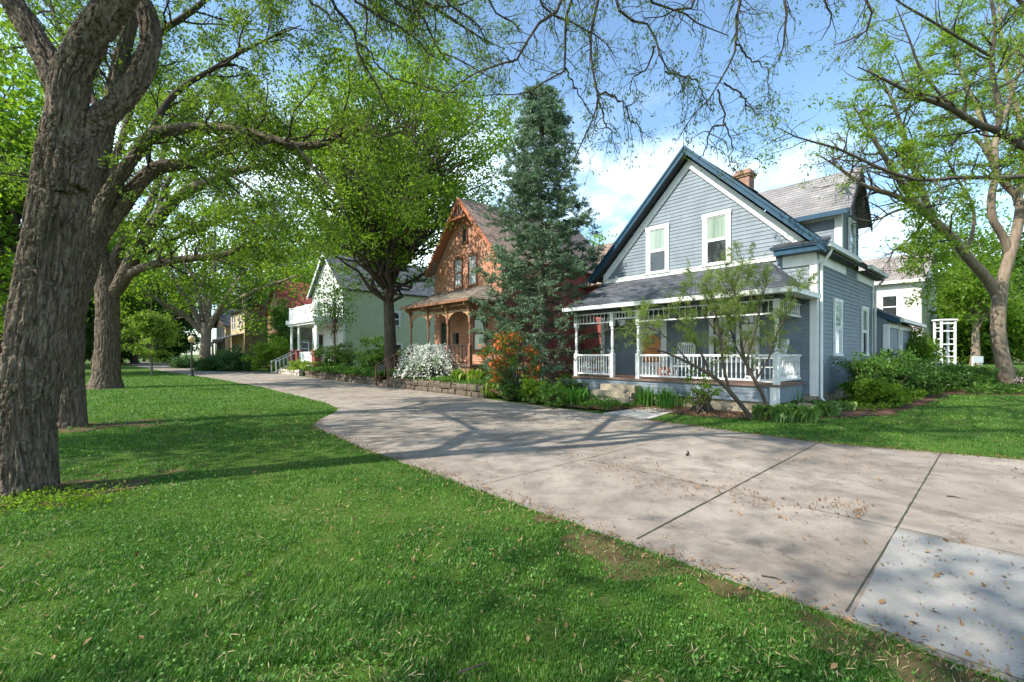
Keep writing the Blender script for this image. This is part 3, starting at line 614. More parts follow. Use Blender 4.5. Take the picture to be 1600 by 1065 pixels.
POST = [(.062, 0), (.062, .72), (.045, .75), (.062, .78), (.036, .82), (.047, 1.05), (.036, 1.42), (.058, 1.47), (.036, 1.50), (.062, 1.56)]
def baluster(b, x, y, z0, z1, r=0.02, n=6):
    h = z1 - z0; b.lathe([(r * .8, 0), (r * .8, .12 * h), (r * .5, .16 * h), (r * 1.05, .30 * h), (r * .62, .58 * h), (r * .5, .78 * h), (r * .85, .82 * h), (r * .5, .86 * h), (r * .8, .9 * h), (r * .8, h)], (x, y, z0), n)
def railing(parent, p, q, z0, z1, n, mat, name='railing', bottom=0.10):
    b = MB(); p = Vector(p); q = Vector(q)
    b.bar((p.x, p.y, z1 - .03), (q.x, q.y, z1 - .03), .075, .06); b.bar((p.x, p.y, z0 + bottom), (q.x, q.y, z0 + bottom), .06, .05)
    for i in range(n): t = (i + .7) / (n + .4); c = p + (q - p) * t; baluster(b, c.x, c.y, z0 + bottom + .025, z1 - .06)
    return b.build(name, mat, parent)
def frieze(parent, p, q, z0, z1, n, mat, name='spindle_frieze'):
    b = MB(); p = Vector(p); q = Vector(q); b.bar((p.x, p.y, z1 - .02), (q.x, q.y, z1 - .02), .05, .04); b.bar((p.x, p.y, z0 + .02), (q.x, q.y, z0 + .02), .055, .045)
    for i in range(n): t = (i + .7) / (n + .4); c = p + (q - p) * t; baluster(b, c.x, c.y, z0 + .042, z1 - .04, .019, 6)
    return b.build(name, mat, parent)
def gutter(parent, pts, mat, name='gutter'):
    b = MB()
    for p, q in zip(pts, pts[1:]):
        p, q = Vector(p), Vector(q); b.bar(p, q, .11, .10); b.bar(p + Vector((0, 0, .062)), q + Vector((0, 0, .062)), .125, .024)
    return b.build(name, mat, parent)
def downspout(parent, pts, mat, r=0.04): b = MB(); b.tube(pts, r, 8); return b.build('downspout', mat, parent, smooth=True)

C0 = (8.35, 12.49, 0)
def blue_house():
    H = empty('blue_house', C0, STREET_ROT, 'grey-blue clapboard cottage with white spindled porch and navy-trimmed steep gable', 'house')
    W_, D = 7.24, 7.1; EZ, PZ = 4.45, 8.05; SZ = 0.35
    # walls
    b = MB(); lap_front(b, 0, gable_ext(-W_, 0, EZ - .15, PZ - .1), 0.45, PZ - .12, 0.118, .017); b.build('front_wall', M['siding'], H)
    b = MB(); lap_side(b, 0, 0, D, 0.45, EZ - .1, 0.118, .017); b.build('side_wall', M['siding'], H)
    b = MB(); lap_side(b, -W_, 0, D, 0.45, EZ - .1, 0.105, sgn=-1); ex = gable_ext(-W_, 0, EZ - .15, PZ - .1); b.face([(-W_, D, .3), (0, D, .3), (0, D, EZ - .15), (-W_ / 2, D, PZ - .1), (-W_, D, EZ - .15)]); b.build('rear_wall', M['siding'], H)
    b = MB(); b.box(-W_ + .02, -.02, .02, D - .02, -.3, .44); b.build('foundation', M['steps'], H)
    # corner boards, frieze, belly band
    b = MB(); b.box(-.15, .028, -.028, .0, .4, EZ - .32); b.box(.004, .03, .002, .15, .4, EZ - .32); b.build('corner_board', M['white'], H)
    b = MB(); b.box(-W_ - .028, -W_ + .15, -.028, 0, .4, EZ - .32); b.build('corner_board', M['white'], H)
    b = MB(); b.box(.004, .03, D - .15, D + .01, .4, EZ - .32); b.build('corner_board', M['white'], H)
    b = MB(); b.box(-W_ + .1, -1.0, -.05, -.004, 4.25, 4.375); b.box(-W_ + .1, -1.0, -.07, -.004, 4.375, 4.40); b.build('belly_band', M['white'], H)
    b = MB(); b.box(.005, .045, .15, 3.0, EZ - .42, EZ - .1); b.build('frieze_board', M['white'], H); b = MB(); b.box(.005, .045, 4.55, D, EZ - .42, EZ - .1); b.build('frieze_board', M['white'], H)
    # main roof: ridge along y
    ov, fo = .3, .35; rz = EZ + (W_ / 2 + ov) * (PZ + .28 - EZ) / (W_ / 2 + ov); xr = -W_ / 2
    b = MB(); roof_slope(b, (ov, D + .3, EZ), (ov, -fo, EZ), (xr, -fo, rz), (xr, D + .3, rz)); roof_slope(b, (-W_ - ov, -fo, EZ), (-W_ - ov, D + .3, EZ), (xr, D + .3, rz), (xr, -fo, rz))
    roof = b.build('roof', M['shingle'], H)
    # bargeboards (navy) and white rake boards under them
    sl = (rz - EZ) / (W_ / 2 + ov)
    def rake(z_top, z_bot, n0, n1, x_out):
        b = MB()
        for s in (1, -1):
            pts = [(x_out, 0), (0, 1)]
            xo = xr + s * (W_ / 2 + x_out); zo = rz - (W_ / 2 + x_out) * sl
            q = [(xo, zo + z_top), (xr, rz + z_top), (xr, rz + z_bot), (xo, zo + z_bot)]
            b.prism(q, lambda a, z, t: (a, t, z), n0, n1)
        return b
    rake(.0, -.21, -fo - .045, -fo - .002, ov + .02).build('bargeboard', M['teal'], H)
    rake(.055, -.045, -fo - .075, -fo - .047, ov + .05).build('bargeboard_moulding', M['teal'], H)
    rake(-.30, -.62, -.06, -.004, -.12).build('rake_board', M['white'], H)
    b = MB()
    for s in (1, -1): b.prism([(xr + s * (W_ / 2 + ov), EZ - .13), (xr, rz - .17), (xr, rz - .19), (xr + s * (W_ / 2 + ov), EZ - .15)], lambda a, z, t: (a, t, z), -fo, -.004)
    b.build('soffit', M['dark'], H)
    # eave return at the right front corner
    b = MB(); b.box(-.95, .34, -.36, -.006, EZ - .13, EZ + .02); b.box(-1.02, .38, -.41, -.006, EZ + .02, EZ + .07); b.build('eave_return', M['teal'], H)
    b = MB(); b.box(-.82, .02, -.05, -.006, EZ - .45, EZ - .132); b.build('return_frieze', M['white'], H)
    b = MB(); roof_slope(b, (-1.05, -.43, EZ + .075), (.42, -.43, EZ + .075), (.35, -.01, EZ + .26), (-.98, -.01, EZ + .26), .02); b.build('return_roof', M['shingle'], roof)
    gutter(H, [(ov + .07, -.35, EZ - .02), (ov + .07, 3.1, EZ - .02)], M['gutter']); gutter(H, [(ov + .07, 4.5, EZ - .02), (ov + .07, D + .35, EZ - .02)], M['gutter'])
    b = MB(); b.box(.05, ov + .01, -.34, 3.1, EZ - .15, EZ - .11); b.box(.05, ov + .01, 4.5, D + .3, EZ - .15, EZ - .11); b.build('eave_soffit', M['dark'], H)
    downspout(H, [(ov + .04, .06, EZ - .06), (ov + .0, .06, EZ - .2), (.10, .13, EZ - .45), (.085, .15, EZ - .6), (.085, .15, .35), (.2, .12, .22)], M['gutter'])
    downspout(H, [(ov + .04, D + .08, EZ - .06), (ov, D + .06, EZ - .2), (.12, D - .02, EZ - .42), (.09, D - .06, EZ - .6), (.09, D - .06, .3)], M['gutter'])
    # windows
    for a0, a1 in ((-5.24, -4.36), (-3.17, -2.27)): window(H, FR, a0, a1, 4.42, 5.93, M['white'], M['shade'], M['pane'], .12)
    window(H, SD(0), 1.62, 2.52, 1.55, 3.1, M['white'], M['shade'], M['curtain'], .10); window(H, SD(0), 5.16, 6.12, 1.55, 3.1, M['white'], M['shade'], M['pane'], .10)
    window(H, FR, -2.95, -2.2, 1.35, 2.85, M['white'], M['pane'], M['pane'], .10); window(H, FR, -2.1, -1.45, 1.35, 2.85, M['white'], M['pane'], M['pane'], .10)
    window(H, FR, -7.0, -6.0, 2.5, 3.0, M['cream'], M['pane'], M['pane'], .12, sash=False)
    # front door: storm door over an arched orange door, house number on the white kick panel
    b = MB(); wbox(b, FR, -5.56, -5.39, .014, .06, .78, 2.72); wbox(b, FR, -4.66, -4.44, .014, .06, .78, 2.72); wbox(b, FR, -5.6, -4.4, .014, .07, 2.72, 2.9); wbox(b, FR, -5.388, -4.662, .014, .035, 2.25, 2.718); dr = b.build('door', M['white'], H)
    b = MB(); arc = [(-5.37, 1.28), (-4.68, 1.28)] + [(-5.025 + .345 * math.cos(t), 1.92 + .29 * math.sin(t)) for t in np.linspace(0, math.pi, 13)]; b.prism(arc, lambda a, z, t: FR(a, t, z), .036, .05); b.build('door_leaf', M['door'], dr)
    b = MB(); [wbox(b, FR, -5.18 + k * .11, -5.10 + k * .11, .051, .056, 1.93, 2.03) for k in range(3)]; b.build('door_light', M['pane'], dr)
    b = MB(); wbox(b, FR, -5.37, -4.68, .036, .055, .80, 1.27); b.build('kick_panel', M['white'], dr)
    b = MB(); b.lathe([(.028, 0), (.028, .06)], (-4.73, -.09, 1.62), 8); b.build('handle', M['black'], dr)
    cu = bpy.data.curves.new('house_number', 'FONT'); cu.body = '204'; cu.size = .19; cu.align_x = 'CENTER'; cu.extrude = .003
    to = bpy.data.objects.new('draft', cu); COL.objects.link(to); tm_ = bpy.data.meshes.new_from_object(to.evaluated_get(bpy.context.evaluated_depsgraph_get())); bpy.data.objects.remove(to); bpy.data.curves.remove(cu)
    tx = link('house_number', tm_, dr, (M['black'],)); tx.location = (-5.025, -.06, 1.0); tx.rotation_euler = (math.pi / 2, 0, 0)
    b = MB(); wbox(b, FR, -5.75, -5.66, .014, .10, 1.98, 2.16); wbox(b, FR, -5.79, -5.62, .014, .13, 2.161, 2.2); b.build('porch_lamp', M['black'], H)
    # porch
    PX0, PX1, PY = -6.92, -.37, -1.9; FZ = .78
    b = MB(); b.box(PX0 - .12, PX1 + .12, PY - .1, -.02, FZ - .06, FZ); b.build('porch_floor', M['planks'], H)
    b = MB(); lap_front(b, PY - .04, lambda z: (PX0, PX1 + .06), .32, FZ - .06, .10); lap_side(b, PX1 + .06, PY - .04, 0, .32, FZ - .06, .10); b.build('porch_skirt', M['siding'], H)
    b = MB(); b.box(PX0 + .05, PX1, PY + .02, -.1, -.1, .315); b.build('porch_foundation', M['steps'], H)
    b = MB(); b.box(PX1 - .13, PX1 + .09, PY - .075, PY - .042, .02, FZ - .062); b.build('skirt_board', M['white'], H)
    for x in (PX0, -5.365, -4.37, PX1):
        b = MB(); b.box(x - .068, x + .068, PY - .068, PY + .068, FZ, FZ + .80); b.lathe([(.066, .8), (.045, .83), (.066, .87), (.04, .92), (.052, 1.1), (.052, 1.25), (.04, 1.55), (.066, 1.6), (.045, 1.63), (.066, 1.68)], (x, PY, FZ), 10); b.box(x - .066, x + .066, PY - .066, PY + .066, FZ + 1.68, 2.93); b.build('porch_post', M['white'], H)
    railing(H, (PX0 + .07, PY), (-5.365 - .07, PY), FZ, 1.55, 13, M['white']); railing(H, (-4.37 + .07, PY), (PX1 - .07, PY), FZ, 1.55, 32, M['white']); railing(H, (PX1, PY + .07), (PX1, -.05), FZ, 1.55, 15, M['white'])
    railing(H, (PX0, PY + .07), (PX0, -.05), FZ, 1.55, 14, M['white'])
    frieze(H, (PX0 + .07, PY), (-5.365 - .07, PY), 2.58, 2.93, 9, M['white']); frieze(H, (-5.365 + .07, PY), (-4.37 - .07, PY), 2.68, 2.93, 7, M['white']); frieze(H, (-4.37 + .07, PY), (PX1 - .07, PY), 2.55, 2.93, 22, M['white']); frieze(H, (PX1, PY + .07), (PX1, -.05), 2.55, 2.93, 11, M['white'])
    b = MB(); b.box(PX0 - .1, PX1 + .1, PY - .08, PY + .08, 2.931, 3.04); b.box(PX1 - .08, PX1 + .099, PY + .081, -.01, 2.931, 3.039); b.box(PX0 - .099, PX0 + .08, PY + .081, -.01, 2.931, 3.039); b.build('porch_beam', M['dark'], H)
    b = MB(); b.box(PX0 - .08, PX1 + .08, PY + .1, -.03, 2.99, 3.02); b.build('porch_ceiling', M['dark'], H)
    ex0, ex1, ey, ez, tz = PX0 - .28, PX1 + .4, PY - .36, 3.13, 4.25
    b = MB(); roof_slope(b, (ex0, ey, ez), (ex1, ey, ez), (-1.17, -.01, tz), (PX0 - .22, -.01, tz), .05); roof_slope(b, (ex1, ey, ez), (ex1, -.01, ez), (-1.17, -.01, tz), (-1.17, -.01, tz - .0001), .03); pr = b.build('porch_roof', M['shingle'], H)
    gutter(H, [(ex0, ey - .05, ez - .05), (ex1 + .05, ey - .05, ez - .05), (ex1 + .05, -.06, ez - .05)], M['gutter'], 'porch_gutter')
    b = MB(); b.box(ex0 + .03, ex1 - .01, ey + .02, -.03, 3.045, 3.062); b.build('porch_soffit', M['white'], H)
    # concrete steps
    b = MB()
    for k in range(3): b.box(-5.5 - .1 * k, -4.2 + .12 * k, PY - .12 - .36 * (k + 1), PY - .12 - .36 * k if k else PY - .11, -.05, .58 - .19 * k)
    st = b.build('porch_steps', M['steps'], H)
    md = st.modifiers.new('bevel', 'BEVEL'); md.width = .018; md.segments = 2
    # wall dormer on the right side
    d0, d1, dc, DE, DP = 2.57, 4.83, 3.7, 5.95, 7.35
    b = MB()
    def ext(z):
        if z <= DE: return (d0, d1)
        k = min(1, (z - DE) / (DP - DE)); return (d0 + (dc - d0) * k, d1 - (d1 - dc) * k)
    lap_side(b, .0025, ext, None, EZ - .12, DP - .05, .105); b.lap((0, d0, 0), (1, 0, 0), (0, 0, 1), (0, -1, 0), lambda z: (-(z - EZ) - .35, .0), EZ - .1, DE + .08, .105, .012); b.lap((0, d1, 0), (1, 0, 0), (0, 0, 1), (0, 1, 0), lambda z: (-(z - EZ) - .35, .0), EZ - .1, DE + .08, .105, .012)
    dw = b.build('dormer_wall', M['siding'], H)
    b = MB(); b.box(-.16, .032, d0 - .03, d0 - .002, EZ - .1, DE - .12); b.box(.016, .034, d0, d0 + .11, EZ - .1, DE - .05); b.box(-1.75, .02, d0 - .045, d0 - .014, DE - .16, DE + .05); b.build('dormer_trim', M['white'], dw)
    fo2, s2 = .3, (DP + .22 - DE) / (1.13 + .32); zr = DP + .22
    b = MB(); xin = -(zr - EZ) - .0 + .3
    roof_slope(b, (-(DE - EZ) + .3, d0 - .32, DE), (fo2, d0 - .32, DE), (fo2, dc, zr), (xin, dc, zr), .09); roof_slope(b, (fo2, d1 + .32, DE), (-(DE - EZ) + .3, d1 + .32, DE), (xin, dc, zr), (fo2, dc, zr), .09)
    b.build('dormer_roof', M['shingle_light'], dw)
    b = MB(); b.box(-(DE - EZ) + .25, fo2 - .01, d0 - .36, d0 - .322, DE - .13, DE + .02); b.build('dormer_fascia', M['teal'], dw)
    b = MB()
    for s, e_ in ((-1, d0 - .33), (1, d1 + .33)): b.prism([(e_, DE + .01), (dc, zr + .01), (dc, zr - .24), (e_, DE - .22)], lambda a, z, t: (t, a, z), fo2 + .002, fo2 + .04)
    b.build('dormer_bargeboard', M['dark'], dw)
    window(dw, SD(.014), 3.3, 4.1, 4.5, 5.82, M['white'], M['shade'], M['pane'], .10)
    # chimney
    b = MB(); b.box(-3.72, -3.22, 3.9, 4.4, 7.2, 8.40); b.box(-3.76, -3.18, 3.86, 4.44, 8.401, 8.48); b.box(-3.80, -3.14, 3.82, 4.48, 8.481, 8.58); b.box(-3.72, -3.22, 3.9, 4.4, 8.581, 8.68); b.build('chimney', M['brick_pale'], H)
    # lower rear wing
    x0, x1, y0, y1, we, wp = -5.5, .45, D, 12.6, 2.78, 4.6
    b = MB(); lap_side(b, x1, y0 + .01, y1, .3, we, .105); lap_front(b, y0 + .012, lambda z: (-.4, x1) if z <= we else (-.4, x1 - (z - we) * 1.6), .3, 3.3, .105); b.face([(x0, y1, 0), (x1, y1, 0), (x1, y1, we), ((x0 + x1) / 2, y1, wp), (x0, y1, we)]); b.build('wing_wall', M['siding'], H)
    b = MB(); roof_slope(b, (x1 + .35, y1 + .3, we), (x1 + .35, y0 - .0, we), ((x0 + x1) / 2, y0 + .01, wp + .1), ((x0 + x1) / 2, y1 + .3, wp + .1)); roof_slope(b, (x0 - .3, y0 + .01, we), (x0 - .3, y1 + .3, we), ((x0 + x1) / 2, y1 + .3, wp + .1), ((x0 + x1) / 2, y0 + .01, wp + .1)); b.build('wing_roof', M['shingle'], H)
    sl2 = (wp + .1 - we) / ((x1 - x0) / 2 + .35)
    b = MB(); b.prism([(x1 + .36, we + .01), (x1 - 2.2, we + .01 + sl2 * 2.56), (x1 - 2.2, we - .2 + sl2 * 2.56), (x1 + .36, we - .18)], lambda a, z, t: (a, t, z), y0 - .05, y0 - .003); b.build('wing_bargeboard', M['teal'], H)
    b = MB(); b.box(x1 - .14, x1 + .03, y0 - .03, y0 + .0, .3, we - .15); b.box(x1 + .004, x1 + .03, y0 + .002, y0 + .14, .3, we - .15); b.box(x1 + .01, x1 + .04, y0 + .142, y1, we - .26, we - .06); b.build('wing_trim', M['white'], H)
    gutter(H, [(x1 + .41, y0 - .05, we - .03), (x1 + .41, y1 + .3, we - .03)], M['gutter'], 'wing_gutter')
    window(H, SD(x1), 9.1, 9.75, 1.2, 2.5, M['white'], M['shade'], M['shade'], .09)
    downspout(H, [(x1 + .38, y1 - .1, we - .08), (x1 + .1, y1 - .12, we - .4), (x1 + .08, y1 - .12, .3)], M['gutter'])
    return H
blue = blue_house()
def in_house(H, x, y, z):
    c, s = math.cos(H.rotation_euler[2]), math.sin(H.rotation_euler[2]); return (H.location[0] + c * x - s * y, H.location[1] + s * x + c * y, H.location[2] + z)

def rocking_chair(label, loc, rz):
    c = empty('rocking_chair', loc, rz, label, 'rocking chair', 'white rocking chairs on the porch'); w_ = M['white']
    b = MB(); [b.box(-.26 + k * .088, -.19 + k * .088, -.24, .26, .40, .42) for k in range(6)]; b.box(-.27, .27, -.26, -.22, .36, .40); b.build('seat', w_, c)
    b = MB()
    for k in range(7): x = -.22 + k * .073; b.bar((x, .25, .44), (x, .45, 1.10), .04, .014, (0, 1, 0))
    b.bar((-.27, .455, 1.12), (.27, .455, 1.12), .03, .09); b.bar((-.27, .26, .47), (.27, .26, .47), .03, .05); b.build('backrest', w_, c)
    for s in (-1, 1):
        b = MB(); b.bar((s * .27, .22, .06), (s * .27, .47, 1.14), .04, .04, (0, 1, 0)); b.build('leg', w_, c)
        b = MB(); b.bar((s * .27, -.24, .06), (s * .27, -.24, .64), .045, .045, (0, 1, 0)); b.build('leg', w_, c)
        b = MB(); b.bar((s * .28, -.34, .665), (s * .28, .34, .665), .085, .028); b.build('armrest', w_, c)
        b = MB(); pts = [(s * .27, -.46 + k * .1, .022 + .16 * ((k - 4.6) / 5.2) ** 2) for k in range(11)]; [b.bar(p, q, .035, .045) for p, q in zip(pts, pts[1:])]; b.build('rocker', w_, c)
    return c
rocking_chair('white slatted rocking chair on the porch beside the orange door', in_house(blue, -3.55, -.62, .78), STREET_ROT + math.radians(12))
rocking_chair('white slatted rocking chair at the right end of the porch', in_house(blue, -1.0, -.75, .78), STREET_ROT + math.radians(-58))
cr_ = empty('crate', in_house(blue, -4.15, -.6, .78), STREET_ROT + .1, 'small red-brown wooden crate with pale label on porch beside the door', 'crate')
b = MB(); [b.box(-.22, .22, -.16 + s, -.14 + s, .01 + k * .115, .11 + k * .115) for s in (0, .30) for k in range(3)]; [b.box(-.22 + s, -.20 + s, -.139, .139, .012 + k * .115, .108 + k * .115) for s in (0, .42) for k in range(3)]; b.box(-.198, .198, -.138, .138, .012, .03); b.build('slats', paint('redbrown_wood', (.22, .075, .05)), cr_)
b = MB(); b.box(-.07, .08, -.172, -.162, .14, .25); b.build('paper_label', M['white'], cr_)

# ---- brick house with the brown gingerbread porch
M['handrail'] = paint('dark_brown_rail', (.16, .085, .05), .2, .6)
def brick_house():
    GZ = .45; H = empty('brick_house', (-.49, 21.2, 0), STREET_ROT, 'orange brick house with steep gable and brown gingerbread porch behind the spruce', 'house')
    W_, D, EZ, PZ = 5.8, 9.0, 6.05, 9.35; xm = -W_ / 2
    b = MB(); e = gable_ext(-W_, 0, EZ - .1, PZ); b.face([(-W_, 0, .2), (0, 0, .2), (0, 0, EZ - .1), (xm, 0, PZ - .1), (-W_, 0, EZ - .1)]); b.build('front_wall', M['brick'], H)
    b = MB(); b.face([(0, 0, .2), (0, D, .2), (0, D, EZ), (0, 0, EZ)]); b.build('side_wall', M['brick_red'], H)
    b = MB(); b.face([(-W_, D, .2), (-W_, 0, .2), (-W_, 0, EZ), (-W_, D, EZ)]); b.face([(0, D, .2), (-W_, D, .2), (-W_, D, EZ), (xm, D, PZ), (0, D, EZ)]); b.build('rear_wall', M['brick'], H)
    b = MB(); ov, fo = .26, .4; rz = PZ + .12; roof_slope(b, (ov, D, EZ - .05), (ov, -fo, EZ - .05), (xm, -fo, rz), (xm, D, rz)); roof_slope(b, (-W_ - ov, -fo, EZ - .05), (-W_ - ov, D, EZ - .05), (xm, D, rz), (xm, -fo, rz)); b.build('roof', M['shingle_brown'], H)
    b = MB()
    for s in (1, -1):
        xo = xm + s * (W_ / 2 + ov + .02); b.prism([(xo, EZ - .06), (xm, rz + .02), (xm, rz - .25), (xo - s * .0, EZ - .28)], lambda a, z, t: (a, t, z), -fo - .05, -fo - .002); b.prism([(xo, EZ - .19), (xm, rz - .12), (xm, rz - .15), (xo, EZ - .22)], lambda a, z, t: (a, t, z), -fo, -.003)
    b.build('bargeboard', M['barge'], H)
    # gable truss: tie beam, king post, small brackets with a scalloped board
    b = MB(); b.bar((xm - .62, -fo - .03, 8.42), (xm + .62, -fo - .03, 8.42), .07, .09); b.bar((xm, -fo - .03, 8.42), (xm, -fo - .03, 9.2), .07, .08, (0, 1, 0))
    for s in (1, -1):
        pts = [(xm + s * (.08 + .34 * math.sin(t)), -fo - .03, 8.47 + .34 * (1 - math.cos(t))) for t in np.linspace(0, 1.5, 6)]; [b.bar(p, q, .05, .06) for p, q in zip(pts, pts[1:])]
        pts = [(xm + s * (.62 - .3 * math.sin(t)), -.2 - .0, 7.95 + .36 * math.sin(t) * .9) for t in np.linspace(0, 1.4, 5)]; [b.bar(p, q, .06, .06) for p, q in zip(pts, pts[1:])]
    b.build('gable_truss', M['barge'], H)
    b = MB(); b.face([(xm - .5, -fo - .015, 8.47), (xm + .5, -fo - .015, 8.47), (xm, -fo - .015, 9.1)]); b.build('gable_panel', M['dark'], H)
    def archwin(a0, a1, z0, z1, mu, ml):
        w_ = window(H, FR, a0, a1, z0, z1, M['trimbrown'], mu, ml, .07, base=.004)
        b = MB(); n = 9; c = (a0 + a1) / 2; hw = (a1 - a0) / 2 + .06
        o = [(c + hw * math.cos(t), z1 + .02 + .26 * math.sin(t)) for t in np.linspace(math.pi, 0, n)]; i_ = [(c + (hw - .1) * math.cos(t), z1 + .0 + .14 * math.sin(t)) for t in np.linspace(math.pi, 0, n)]
        for k in range(n - 1): b.prism([o[k], o[k + 1], i_[k + 1], i_[k]], lambda a, z, t: FR(a, t, z), .074, .095)
        b.build('brick_arch', M['brick'], w_)
    archwin(-3.82, -3.08, 5.0, 6.45, M['curtain'], M['curtain']); archwin(-2.58, -1.84, 5.0, 6.45, M['curtain'], M['curtain']); window(H, FR, -3.06, -2.62, 7.25, 8.02, M['trimbrown'], M['pane'], M['pane'], .07, sash=False, base=.004)
    window(H, FR, -2.15, -1.05, 1.75, 3.3, M['trimbrown'], M['pane'], M['shade'], .08, base=.004)
    b = MB(); wbox(b, FR, -5.12, -5.0, .003, .06, 1.1, 3.2); wbox(b, FR, -4.4, -4.28, .003, .06, 1.1, 3.2); wbox(b, FR, -5.12, -4.28, .003, .065, 3.2, 3.32); d_ = b.build('door', M['trimbrown'], H)
    b = MB(); wbox(b, FR, -4.99, -4.41, .003, .04, 1.1, 2.0); b.build('door_leaf', M['bluedoor'], d_); b = MB(); wbox(b, FR, -4.99, -4.41, .003, .035, 2.0, 3.19); b.build('pane', M['pane'], d_)
    b = MB(); wbox(b, FR, -3.75, -3.45, .003, .16, 2.1, 2.55); wbox(b, FR, -3.78, -3.42, .003, .19, 2.551, 2.6); b.build('mailbox', M['black'], H)
    # porch: posts at 0, 1.73 ...
    PY = -1.8; px = [-5.19 - 0, -3.47, -1.75, -.02]; FZ = 1.08
    b = MB(); b.box(-5.35, .1, PY - .1, -.003, FZ - .07, FZ); b.build('porch_floor', M['planks'], H)
    b = MB(); b.box(-1.9, .04, PY, -.01, .2, FZ - .072); b.box(-5.3, -4.9, PY, -.01, .2, FZ - .072); b.build('porch_base', M['brick'], H)
    for x in px:
        b = MB(); b.box(x - .075, x + .075, PY - .075, PY + .075, FZ, FZ + .9); b.lathe([(.07, .9), (.045, .95), (.06, 1.3), (.045, 1.75), (.07, 1.82)], (x, PY, FZ), 8); b.box(x - .065, x + .065, PY - .065, PY + .065, FZ + 1.82, 3.78); b.build('porch_post', M['trimbrown'], H)
    for p, q in zip(px, px[1:]):
        b = MB(); r = (q - p) / 2 - .06; c = (p + q) / 2; b.bar((p, PY, 3.50), (q, PY, 3.50), .06, .05); b.bar((p, PY, 3.74), (q, PY, 3.74), .06, .05)
        for k in range(11): x = p + .12 + (q - p - .24) * k / 10; baluster(b, x, PY, 3.52, 3.72, .02)
        A = [(c + r * math.cos(t), 3.02 + .42 * math.sin(t)) for t in np.linspace(0, math.pi, 15)]
        for k in range(14): b.prism([A[k], A[k + 1], (A[k + 1][0], 3.475), (A[k][0], 3.475)], lambda a, z, t: (a, t, z), PY - .025, PY + .025)
        b.build('arch_bracket', M['trimtan'], H)
    b = MB(); [b.prism([(0, 3.3), (.0, 3.85), (-.32, 3.85), (-.28, 3.7), (-.1, 3.62)], lambda a, z, t, x=x: (x + t, PY + a - .06, z), -.03, .03) for x in px]; b.build('eave_bracket', M['trimtan'], H)
    b = MB(); b.box(-5.4, .15, PY - .1, PY + .1, 3.79, 3.88); b.box(-5.4, .15, PY + .11, -.01, 3.80, 3.84); b.build('porch_beam', M['trimbrown'], H)
    b = MB(); ex0, ex1 = -5.65, .4; roof_slope(b, (ex0, PY - .4, 3.93), (ex1, PY - .4, 3.93), (-.9, -.005, 4.88), (-5.5, -.005, 4.88), .06, .16); roof_slope(b, (ex1, PY - .4, 3.93), (ex1, -.005, 3.93), (-.9, -.005, 4.88), (-.9, -.005, 4.8799), .04, .16); b.build('porch_roof', M['shake'], H)
    b = MB(); b.box(ex0, ex1, PY - .43, PY - .39, 3.82, 3.95); b.box(ex1, ex1 + .03, PY - .43, -.02, 3.82, 3.95); b.build('porch_fascia', M['trimbrown'], H)
    railing(H, (px[2] + .08, PY), (px[3] - .08, PY), FZ, 1.95, 5, M['black'])
    # front steps and their handrails
    b = MB(); sy = PY - .1
    for k in range(6): b.box(-4.95, -3.75, sy - .30 * (k + 1), sy - .30 * k, 0, FZ - .17 * (k + 1) + .0)
    b.build('porch_steps', M['planks'], H)
    for x in (-4.98, -3.72):
        b = MB(); b.bar((x, sy, FZ + .92), (x, sy - 1.95, FZ - .05), .045, .04); b.bar((x, sy - 1.95, 0), (x, sy - 1.95, 1.05), .06, .06, (0, 1, 0))
        for k in range(7): y = sy - .15 - k * .27; z = FZ + .9 - (.15 + k * .27) * .5; b.bar((x, y, z - .8), (x, y, z), .025, .025, (0, 1, 0))
        b.build('handrail', M['handrail'], H)
    # wide rear wing with its own roof, its red side wall seen beyond the spruce
    y0, y1, x0, x1, we, wr = 6.0, 12.6, -6.6, 1.2, 5.2, 8.3; ym = (y0 + y1) / 2
    b = MB(); b.face([(0, y0, .2), (x1, y0, .2), (x1, y0, we), (0, y0, we)]); b.face([(x1, y0, .2), (x1, y1, .2), (x1, y1, we), (x1, ym, wr - .1), (x1, y0, we)]); b.face([(x0, y0, .2), (-W_, y0, .2), (-W_, y0, we), (x0, y0, we)]); b.face([(x0, y0, .2), (x0, y1, .2), (x0, y1, we), (x0, ym, wr - .1), (x0, y0, we)]); b.face([(x0, y1, .2), (x1, y1, .2), (x1, y1, we), (x0, y1, we)]); b.build('wing_wall', M['brick_red'], H)
    b = MB(); roof_slope(b, (x0 - .3, y0 - .35, we), (x1 + .3, y0 - .35, we), (x1 + .3, ym, wr), (x0 - .3, ym, wr)); roof_slope(b, (x1 + .3, y1 + .3, we), (x0 - .3, y1 + .3, we), (x0 - .3, ym, wr), (x1 + .3, ym, wr)); b.build('wing_roof', M['shingle_brown'], H)
    window(H, SD(0), 2.0, 2.9, 1.8, 3.4, M['trimbrown'], M['pane'], M['pane'], .09, base=.004)
    return H
brick = brick_house()

